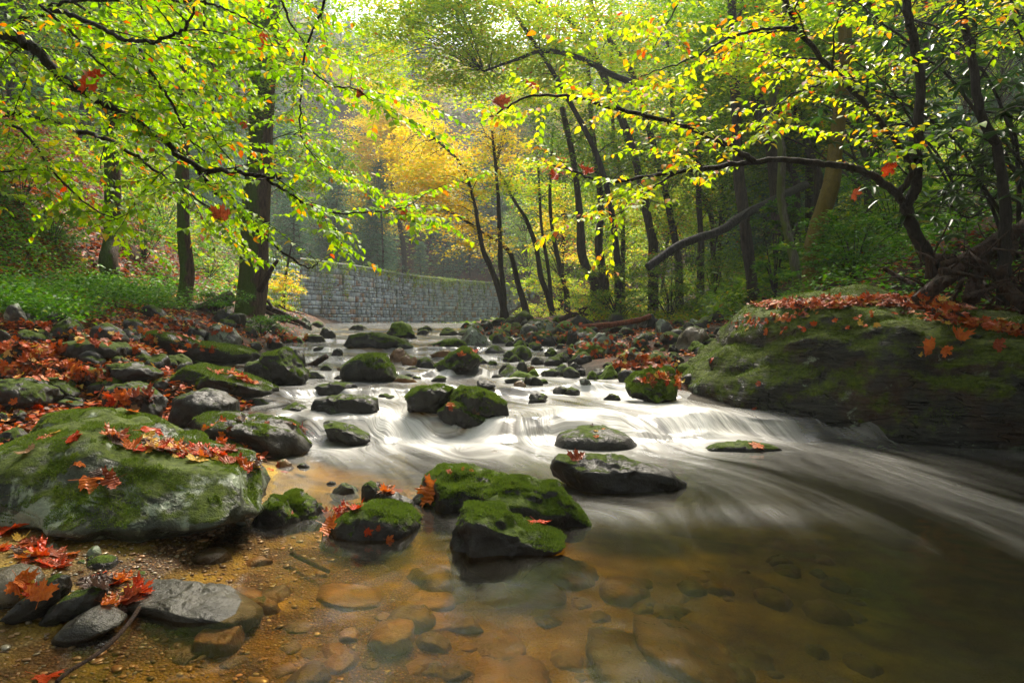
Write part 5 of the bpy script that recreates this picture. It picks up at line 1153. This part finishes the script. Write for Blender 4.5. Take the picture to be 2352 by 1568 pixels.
# ------------------------------------------------------------------ logs, roots, sticks
def log(name, label, pts_, r0, r1, m_, cat='log', seg=12, knob=.12, twigs=()):
    P = smooth_line([pt(*q) for q in pts_], 7); b_ = Bag(); tube(b_, P, r0, r1, seg, knob=knob)
    for tp, ta, tb_ in twigs: tube(b_, smooth_line([pt(*q) for q in tp], 5), ta, tb_, 5, knob=.1)
    V, Fs, A = b_.out(); o = P[0]; ob = mk(name, V, Fs, m_, {'tint': A}, origin=o); tag(ob, label, cat); keep(V, Fs[1].reshape(-1, 4)); return ob
SNAG = barkmat('speckled_bark', (.006, .005, .005), (.055, .05, .045))
log('leaning_log', 'broken dead trunk slanting out over the bank from the right forest, dark bark', [(1487, 614, 12.5), (1520, 590, 12.6), (1574, 557, 12.8), (1654, 530, 13.2), (1707, 495, 13.6), (1787, 455, 14.2), (1850, 425, 14.8)], .075, .09, SNAG,
    twigs=[([(1700, 500, 13.5), (1740, 470, 13.2), (1790, 480, 13)], .012, .004), ([(1650, 535, 13.2), (1640, 570, 13.1), (1630, 600, 13)], .02, .006), ([(1720, 490, 13.5), (1700, 560, 13.3), (1720, 590, 13.3)], .008, .004), ([(1760, 470, 14), (1790, 500, 13.8), (1800, 540, 13.6)], .008, .003)])
log('rotten_log', 'rotten red-brown log lying among rocks on the gravel bar', [(1330, 752, 15.2), (1380, 748, 15.2), (1430, 742, 15.2), (1475, 733, 15.3), (1492, 725, 15.4)], .07, .06, REDW)
log('mossy_log', 'mossy fallen log sloping down from the thickest left trunk', [(420, 745, 14), (450, 722, 14.3), (490, 700, 14.6), (530, 680, 15)], .17, .13, BARKM)
log('broken_stub', 'upright broken brown branch beside the thickest left trunk', [(596, 668, 16), (612, 640, 15.9), (625, 615, 15.8), (638, 598, 15.7)], .08, .035, DRY, 'branch')
log('tangled_roots', 'brown tangled driftwood roots at the left foot of the stone wall', [(600, 705, 18), (630, 712, 18), (665, 728, 18.2), (700, 745, 18.5)], .09, .05, DRY, 'driftwood',
    twigs=[([(605, 712, 17.8), (640, 730, 17.8), (690, 748, 18)], .06, .02), ([(615, 690, 18), (625, 708, 17.9), (620, 730, 17.8)], .05, .02), ([(640, 700, 18), (660, 712, 18), (700, 722, 18)], .03, .01)])
log('driftwood_stick', 'short dark driftwood stick poking from the water by the rounded brown rock', [(706, 843, 10.6), (722, 835, 10.5), (750, 818, 10.4)], .055, .04, DRY, 'driftwood')
log('bare_branch', 'thin dark branch lying over the black ledge stone', [(275, 872, 8.2), (320, 880, 8.1), (390, 900, 7.9)], .022, .014, DRY, 'branch')
log('wet_stick', 'long thin wet stick lying across the gravel into the shallow water', [(320, 1395, 2.72), (300, 1425, 2.6), (265, 1465, 2.42), (225, 1500, 2.28), (160, 1540, 2.12), (130, 1565, 2.05)], .009, .006, DRY, 'stick', seg=8)
log('slim_driftwood', 'pale-edged stick half under water below the broad boulder', [(670, 1270, 3.5), (710, 1290, 3.4), (755, 1312, 3.3)], .014, .01, DRY, 'driftwood')
log('far_driftwood', 'dark driftwood heap at the foot of the slim trees', [(1285, 735, 22), (1320, 722, 22), (1360, 728, 22)], .10, .06, DRY, 'driftwood',
    twigs=[([(1310, 718, 22), (1340, 735, 22), (1375, 742, 22)], .06, .03), ([(1300, 712, 22), (1330, 725, 22), (1352, 700, 22)], .05, .02), ([(1365, 700, 22), (1330, 715, 22), (1400, 735, 22)], .05, .02)])
# upturned root mass on the right
rng = random.Random(4); tw_ = []
for _ in range(90):
    x, y = rng.uniform(2110, 2380), rng.uniform(570, 720); l = rng.uniform(40, 130); a = rng.uniform(-.9, 2.6); d0 = rng.uniform(6.0, 7.4)
    tw_.append(([(x, y, d0), (x + l * .5 * math.cos(a) + rng.uniform(-14, 14), y - l * .4 * math.sin(a), d0 + rng.uniform(-.2, .2)), (x + l * math.cos(a), y - l * .7 * math.sin(a) + rng.uniform(-20, 20), d0 + rng.uniform(-.3, .3))], rng.choice([.006, .01, .018, .035]), .004))
log('uprooted_stump', 'dark heap of upturned roots and rotten wood on the right end of the giant boulder', [(2105, 692, 6.6), (2160, 650, 6.6), (2220, 600, 6.7), (2280, 560, 6.8), (2345, 530, 7.0), (2420, 500, 7.2)], .065, .10, DRY, 'stump', knob=.3,
    twigs=tw_ + [([(2140, 640, 7.0), (2135, 600, 7.), (2125, 572, 7.)], .07, .02), ([(2350, 700, 6.2), (2300, 640, 6.5), (2330, 560, 6.8)], .07, .05), ([(2230, 690, 6.6), (2240, 640, 6.7), (2270, 580, 6.8)], .08, .05), ([(2400, 760, 6.2), (2370, 660, 6.4), (2400, 560, 6.8)], .09, .06), ([(2150, 590, 6.9), (2200, 600, 6.9), (2260, 620, 6.9)], .04, .03)])
log('twig', 'thin reddish twig arching over the leaves on the giant boulder crest', [(2110, 640, 7.6), (2060, 636, 7.7), (2010, 642, 7.9), (1960, 640, 8)], .010, .004, DRY, 'twig')
log('broken_stick', 'short stout broken stick pointing left above the boulder crest', [(2030, 616, 7.9), (2060, 634, 7.8), (2100, 655, 7.6)], .025, .03, DRY, 'stick')

# ------------------------------------------------------------------ single fallen leaves
half = [(0, 1.0), (.08, .80), (.22, .84), (.16, .60), (.27, .52), (.40, .70), (.47, .60), (.72, .66), (.63, .50), (.80, .38), (.55, .27), (.50, .14), (.62, 0), (.44, -.03), (.38, -.15), (.20, -.12), (.05, -.17)]
out_ = np.array(half + [(-x, y) for x, y in half[::-1][:-1]] ); nO = len(out_)
def maple(curl, seed):
    """a lobed leaf as a real, curled sheet with stalk"""
    rg = np.random.default_rng(seed); c0 = np.array([[0, .12]]); mid_ = c0 + (out_ - c0) * .5
    V2 = np.vstack([c0, mid_, out_]); r = np.linalg.norm(V2 - c0, axis=1); th = np.arctan2(V2[:, 1] - .12, V2[:, 0])
    z = curl * r ** 2 * (1 + .6 * np.cos(2 * th + rg.uniform(0, 6))) + .10 * r * np.sin(5 * th + rg.uniform(0, 6)) + rg.normal(0, .012, len(V2))
    V = np.c_[V2, z]; V[:, 1] -= .35; i = np.arange(nO); j = (i + 1) % nO
    F3 = np.concatenate([np.stack([np.zeros(nO, int), 1 + i, 1 + j], 1), np.stack([1 + i, 1 + nO + i, 1 + nO + j], 1), np.stack([1 + i, 1 + nO + j, 1 + j], 1)])
    st_ = np.array([[-.012, -.2, 0], [.012, -.2, 0], [.01, -.95, .12 + curl * .3], [-.01, -.95, .12 + curl * .3]]); F3 = np.vstack([F3, [[len(V), len(V) + 1, len(V) + 2], [len(V), len(V) + 2, len(V) + 3]]])
    return np.vstack([V, st_]), F3
MV = [maple(c_, s_) for c_, s_ in ((.2, 1), (.45, 2), (-.3, 3), (.7, 4), (-.5, 5), (.1, 6))]
def dryleaf(name, lo, hi, rough=.35):
    m = NB(mat(name)); P = m.n('TexCoord').outputs['Object']; n1 = m.noise(P, 3.5, 5, .65)
    c = m.ramp(n1, [(.3, lo), (.7, hi)]); p = m.n('BsdfPrincipled', i_Roughness=rough); p.inputs['Specular IOR Level'].default_value = .3; m.t.links.new(c, p.inputs['Base Color'])
    tr = m.n('BsdfTranslucent'); m.t.links.new(c, tr.inputs[0]); mx = m.n('MixShader', i_0=.3); m.t.links.new(p.outputs[0], mx.inputs[1]); m.t.links.new(tr.outputs[0], mx.inputs[2])
    m.t.links.new(m.bump(m.n('TexWave', i_Scale=3., i_Distortion=6.).outputs[1], .02, .5), p.inputs['Normal']); return m.out(mx.outputs[0])
LM = [dryleaf('scarlet_leaf', (.46, .02, .003), (.70, .085, .006)), dryleaf('orange_leaf', (.50, .08, .008), (.74, .20, .02)), dryleaf('rust_leaf', (.20, .035, .012), (.42, .09, .03)), dryleaf('pale_brown_leaf', (.28, .14, .07), (.48, .28, .15)), dryleaf('dark_brown_leaf', (.05, .03, .025), (.13, .075, .055)), dryleaf('yellow_leaf', (.55, .30, .03), (.70, .45, .06))]
ML = {}
def leafmesh(v, c_):
    if (v, c_) not in ML: ML[v, c_] = mk('maple_leaf', MV[v][0], MV[v][1], LM[c_], smooth=False, link=False).data
    return ML[v, c_]
tree_ = BVHTree.FromPolygons([tuple(v) for v in np.vstack(BV)], BF, all_triangles=False)
camv = Vector((0, 0, CAMZ))
def drop(px, py):
    a, b = ray(px, py); dv = Vector((a, 1, b)).normalized(); loc, nrm_, idx, dist = tree_.ray_cast(camv, dv)
    if loc is None or nrm_ is None: return None, None
    if nrm_.dot(dv) > 0: nrm_ = -nrm_
    return loc, nrm_
bagx = Bag(); NLEAF = 0
def place(loc, nr, size, c_, label, group, indiv=True, stand=.35):
    global NLEAF
    nr = (nr + Vector((random.gauss(0, stand), random.gauss(0, stand), random.gauss(0, stand) + .2))).normalized()
    q = nr.to_track_quat('Z', 'Y'); ang_ = random.uniform(0, 6.28); v = random.randrange(len(MV)); p = loc + nr * size * .10 + (Vector((0, 0, random.uniform(0, .05))) if not indiv else Vector())
    if indiv:
        o = bpy.data.objects.new('maple_leaf', leafmesh(v, c_)); COL.objects.link(o); o.location = p; o.scale = (size * random.uniform(.8, 1),) * 3
        from mathutils import Quaternion
        o.rotation_mode = 'QUATERNION'; o.rotation_quaternion = q @ Quaternion((0, 0, 1), ang_); tag(o, label, 'leaf', group); NLEAF += 1
    else:
        from mathutils import Quaternion
        M_ = np.array((q @ Quaternion((0, 0, 1), ang_)).to_matrix()); V = MV[v][0] @ M_.T * size + np.array(p)
        bagx.add(V, MV[v][1], None, (.62, .78, .35, .95, .05, .98)[c_] + random.uniform(-.05, .05))
RED_W = [0, 0, 1, 1, 2, 2, 3, 4, 5]
def cluster(cx, cy_, rx, ry, n, size, label, group=None, tilt=0., colors=RED_W, indiv=True, stand=.2):
    for _ in range(n):
        a, r_ = random.uniform(0, 6.28), math.sqrt(random.random()); dx, dy = r_ * rx * math.cos(a), r_ * ry * math.sin(a) + tilt * r_ * rx * math.cos(a)
        loc, nr = drop(cx + dx, cy_ + dy)
        if loc is None: continue
        place(loc, nr, size * random.uniform(.65, 1.15), random.choice(colors), label, group or label, indiv, stand)
cl = [
    (330, 1018, 85, 16, 34, .085, 'maple leaf in the big red drift on top of the broad boulder', .15), (450, 1042, 80, 14, 26, .085, 'maple leaf in the big red drift on top of the broad boulder', .15),
    (545, 1064, 55, 10, 12, .075, 'maple leaf at the right end of the drift on the broad boulder', .2), (130, 1008, 55, 8, 5, .07, 'small orange leaf near the upper left edge of the broad boulder', -.1),
    (45, 1265, 55, 30, 16, .10, 'red maple leaf on the ground left under the broad boulder', 0), (115, 1285, 60, 22, 10, .09, 'red maple leaf on the ground left under the broad boulder', 0),
    (240, 1335, 45, 20, 11, .10, 'maple leaf between the wet stones of the gravel corner', 0), (285, 1375, 50, 16, 8, .09, 'maple leaf between the wet stones of the gravel corner', -.2), (60, 1350, 45, 14, 6, .085, 'maple leaf lying across the round tan stone', 0),
    (690, 985, 30, 5, 8, .07, 'scarlet leaf on the sloping edge of the big dark wet rock', .5), (570, 962, 60, 12, 6, .065, 'orange leaf on the big dark wet rock', .1),
    (540, 866, 62, 7, 24, .10, 'red leaf on the sloping mossy rock in the left stream', .3), (290, 905, 55, 16, 16, .10, 'orange leaf on the black ledge stone', .1), (300, 935, 50, 14, 8, .09, 'orange leaf on the black ledge stone', .1),
    (780, 1178, 50, 8, 18, .08, 'red leaf heaped behind the moss-capped rock', -.2), (880, 1118, 30, 12, 7, .10, 'red leaf caught by the upright angular stone', .3), (1040, 1080, 45, 5, 4, .05, 'small orange leaf on the back rock of the front group', 0),
    (860, 1222, 18, 12, 3, .045, 'small orange leaf on the flank of the moss-capped rock', 0), (25, 935, 28, 20, 8, .09, 'red leaf among dark stones at the left edge', 0), (110, 938, 35, 10, 5, .09, 'red leaf above the pale lichened rock', 0),
    (1500, 868, 50, 14, 22, .085, 'red leaf on the flat bright green rock', 0), (1370, 985, 75, 18, 6, .06, 'orange leaf stuck on the wide smooth dome under the rapids', .15), (1075, 812, 22, 8, 4, .09, 'orange leaf on the peaked bright green rock', 0),
    (1070, 945, 45, 12, 5, .065, 'orange leaf on the split dark rock', .3), (640, 1078, 25, 8, 5, .06, 'red leaf beside the small brown wet stone', 0), (540, 1030, 40, 10, 8, .07, 'red leaf on the mossy rock at the boulder shoulder', .2)]
for cx, cyy, rx, ry, n, s_, lb, tl in cl: cluster(cx, cyy, rx, ry, n, s_, lb, tilt=tl)
one = [(215, 1102, .15, 1, 'large crumpled orange maple leaf in the middle of the broad boulder'), (228, 1090, .10, 4, 'dark curled leaf resting on the large crumpled orange one'), (250, 1108, .10, 2, 'rust leaf at the right side of the crumpled orange one'),
       (65, 1040, .09, 3, 'pale grey-brown leaf at the far left of the broad boulder'), (183, 1062, .06, 1, 'narrow orange leaf alone on the broad boulder'), (350, 990, .13, 0, 'big upright scarlet leaf on top of the drift'), (128, 995, .06, 5, 'single yellow leaf on the left of the broad boulder'),
       (988, 1128, .17, 1, 'big orange maple leaf leaning on the back rock of the front group'), (940, 1135, .13, 3, 'pale green-brown leaf left of the big orange one'), (1238, 1203, .10, 0, 'lone red leaf in the notch between the two right front rocks'),
       (672, 1180, .08, 2, 'dark red leaf hanging on the round rock under the broad boulder'), (760, 1210, .10, 1, 'long orange leaf leaning on the left of the moss-capped rock'), (895, 1240, .05, 1, 'small orange leaf low on the right of the moss-capped rock'),
       (1325, 1050, .11, 2, 'rust-coloured leaf draped over the edge of the angular slab'), (1737, 1026, .12, 1, 'orange leaf on the low flat rock in the white water'), (1560, 1092, .04, 1, 'tiny orange leaf at the right end of the angular slab'),
       (20, 1225, .17, 0, 'large red leaf standing at the lower left edge'), (325, 1360, .10, 0, 'bright scarlet leaf at the top end of the wet stick'), (112, 1560, .10, 0, 'vivid red leaf at the bottom edge of the photo'), (300, 1355, .07, 5, 'yellow leaf on the gravel beside the scarlet one'),
       (2140, 800, .16, 1, 'largest orange maple leaf on the face of the giant boulder'), (2175, 806, .10, 1, 'orange leaf right of the largest one on the giant boulder'), (2200, 770, .15, 1, 'orange maple leaf above the largest one on the giant boulder'),
       (2295, 793, .12, 2, 'rust leaf near the right edge on the giant boulder'), (2115, 815, .04, 5, 'tiny yellow leaf below the largest one on the giant boulder'), (1760, 762, .07, 1, 'pale orange leaf on the left shoulder of the giant boulder'), (1795, 761, .06, 1, 'small orange leaf on the pale ledges of the giant boulder'),
       (1635, 825, .07, 0, 'scarlet leaf on the left edge of the giant boulder'), (1742, 882, .06, 2, 'dull leaf in the middle of the boulder face'), (1735, 940, .05, 2, 'dull red leaf low on the boulder face')]
for px, py, s_, c_, lb in one:
    loc, nr = drop(px, py)
    if loc is not None: place(loc, nr, s_, c_, lb, None, True, .2)
for px, py, d, s_, lb in [(215, 190, 3.5, .12, 'red maple leaf hanging in the upper left foliage'), (608, 97, 3.7, .10, 'dark red maple leaf before the thickest left trunk'), (1220, 202, 5.5, .12, 'brown-red leaf caught on the long right limb'),
                          (2043, 388, 6.5, .14, 'bright red leaf dangling right of the arching limb'), (1963, 443, 6.6, .12, 'red leaf pair hanging below the arching limb'), (1345, 396, 5.7, .10, 'dark orange leaf at the tip of the right limb'),
                          (1270, 405, 5.6, .10, 'brown leaf near the end of the right limb'), (1147, 242, 5.4, .12, 'folded red leaf at the tip of the upper right twig'), (510, 490, 3.8, .09, 'brown-red leaf low in the left foliage'), (830, 222, 3.5, .06, 'small scarlet leaf in the left foliage tip'),
                          (562, 285, 3.6, .05, 'tiny red leaf over the thickest left trunk'), (930, 495, 3.7, .06, 'withered brown leaf hanging from the lowest left twig')]:
    place(Vector(pt(px, py, d)), Vector((random.gauss(0, .3), -1, random.gauss(0, .3))), s_, random.choice([0, 0, 2]), lb, None, True, .3)
print('single leaves', NLEAF)
CR = [0, 0, 0, 2, 2, 1, 3, 4]
for a in [(1950, 699, 230, 11, 380, .08, -.02), (2110, 702, 130, 12, 110, .09, .1), (1790, 735, 75, 6, 26, .07, -.2), (2240, 745, 170, 12, 110, .09, .15), (1700, 745, 40, 10, 8, .07, -.5), (1850, 735, 220, 30, 26, .07, 0),
          (100, 850, 100, 26, 90, .10, 0), (200, 868, 60, 10, 26, .10, 0), (60, 750, 50, 10, 22, .10, 0), (80, 808, 80, 24, 60, .11, 0), (430, 750, 120, 14, 50, .12, .1), (650, 775, 60, 14, 40, .12, 0), (1300, 770, 260, 26, 90, .09, .05), (1480, 838, 80, 14, 70, .09, 0), (1400, 810, 120, 20, 50, .09, 0), (1560, 880, 10, 24, 14, .09, 0), (300, 780, 200, 30, 50, .11, .1), (520, 1000, 60, 30, 12, .07, 0)]:
    cluster(a[0], a[1], a[2], a[3], int(a[4] * 1.4), a[5] * .68, '', 'x', a[6], CR, False, .16)
tag(bagx.build('fallen_leaves', LITTER, smooth=False), 'drifts of red and rust maple leaves on the giant boulder and bank stones', 'leaf litter', kind='stuff')

# ------------------------------------------------------------------ moss tufts on the near rocks
m = NB(mat('moss_tuft')); a_ = m.n('Attribute', attribute_name='tint').outputs['Fac']
p = m.n('BsdfPrincipled', i_Roughness=.7); m.t.links.new(m.ramp(a_, [(0, (.018, .045, .004)), (.6, (.07, .125, .006)), (1, (.19, .22, .015))]), p.inputs['Base Color'])
tr = m.n('BsdfTranslucent', i_Color=(.14, .22, .015, 1)); mx = m.n('MixShader', i_0=.35); m.t.links.new(p.outputs[0], mx.inputs[1]); m.t.links.new(tr.outputs[0], mx.inputs[2]); TUFT = m.out(mx.outputs[0])
def tufts(key, n, thr, size, nzmin=.25):
    ob, V, Fa = NEAR[key]; t = V[Fa]; e1, e2 = t[:, 1] - t[:, 0], t[:, 2] - t[:, 0]; cr = np.cross(e1, e2); ar = np.linalg.norm(cr, axis=1); nr = cr / (ar[:, None] + 1e-12)
    cen_ = t.mean(1); f = nr[:, 2] * .8 + .55 * fbm(cen_ * 5, 77, 4) + .2 * fbm(cen_ * 22, 78, 2)
    wgt = ar * (f > thr) * (nr[:, 2] > nzmin - .4); wgt /= wgt.sum(); i = RG.choice(len(Fa), n, p=wgt); u, v = RG.random(n), RG.random(n); k = u + v > 1; u[k], v[k] = 1 - u[k], 1 - v[k]
    p0 = t[i, 0] + e1[i] * u[:, None] + e2[i] * v[:, None]; d_ = nr[i] + RG.normal(0, .55, (n, 3)); d_ /= np.linalg.norm(d_, axis=1)[:, None]; s_ = np.cross(d_, RG.normal(0, 1, (n, 3))); s_ /= np.linalg.norm(s_, axis=1)[:, None]
    L1 = size * RG.uniform(.4, 1.2, n)[:, None]; Vv = np.stack([p0 - s_ * L1 * .22 - nr[i] * .002, p0 + s_ * L1 * .22 - nr[i] * .002, p0 + d_ * L1], 1).reshape(-1, 3)
    ti = np.clip(.5 + .35 * fbm(p0 * 9, 79, 3) + RG.normal(0, .15, n), 0, 1)
    mk('moss', Vv, np.arange(3 * n).reshape(-1, 3), TUFT, {'tint': np.repeat(ti, 3)}, False, parent=ob, origin=np.array(ob.location))
for a in [('MAIN', 45000, .74, .013), ('L33', 14000, .55, .014), ('F1', 18000, .6, .014), ('F2', 20000, .55, .014), ('F3', 13000, .7, .013), ('F4', 13000, .62, .014), ('F5', 5000, .6, .013), ('F6', 8000, .5, .013), ('L36', 5000, .5, .014),
          ('BIG', 45000, .62, .02), ('L19', 9000, .5, .022), ('L32', 6000, .75, .018), ('C14', 6000, .5, .022), ('C5', 7000, .6, .026), ('C8', 7000, .4, .026), ('R27', 14000, .4, .024), ('L21', 8000, .6, .022), ('C13', 6000, .6, .022), ('C12', 5000, .65, .022), ('L9', 9000, .6, .026)]:
    tufts(*a)

# ------------------------------------------------------------------ valley air
m = NB(mat('haze')); v = m.n('VolumePrincipled'); v.inputs['Color'].default_value = (.86, .92, 1, 1); v.inputs['Density'].default_value = .0009; v.inputs['Anisotropy'].default_value = .35; m.out(None, v.outputs[0])
X0, X1, Y0, Y1, Z0, Z1 = -165, 165, -8, 265, -3, 92
hz = mk('haze', [(x, y, z) for x in (X0, X1) for y in (Y0, Y1) for z in (Z0, Z1)], np.array([[0, 1, 3, 2], [4, 6, 7, 5], [0, 4, 5, 1], [2, 3, 7, 6], [0, 2, 6, 4], [1, 5, 7, 3]]), m.m, smooth=False)
tag(hz, kind='stuff')
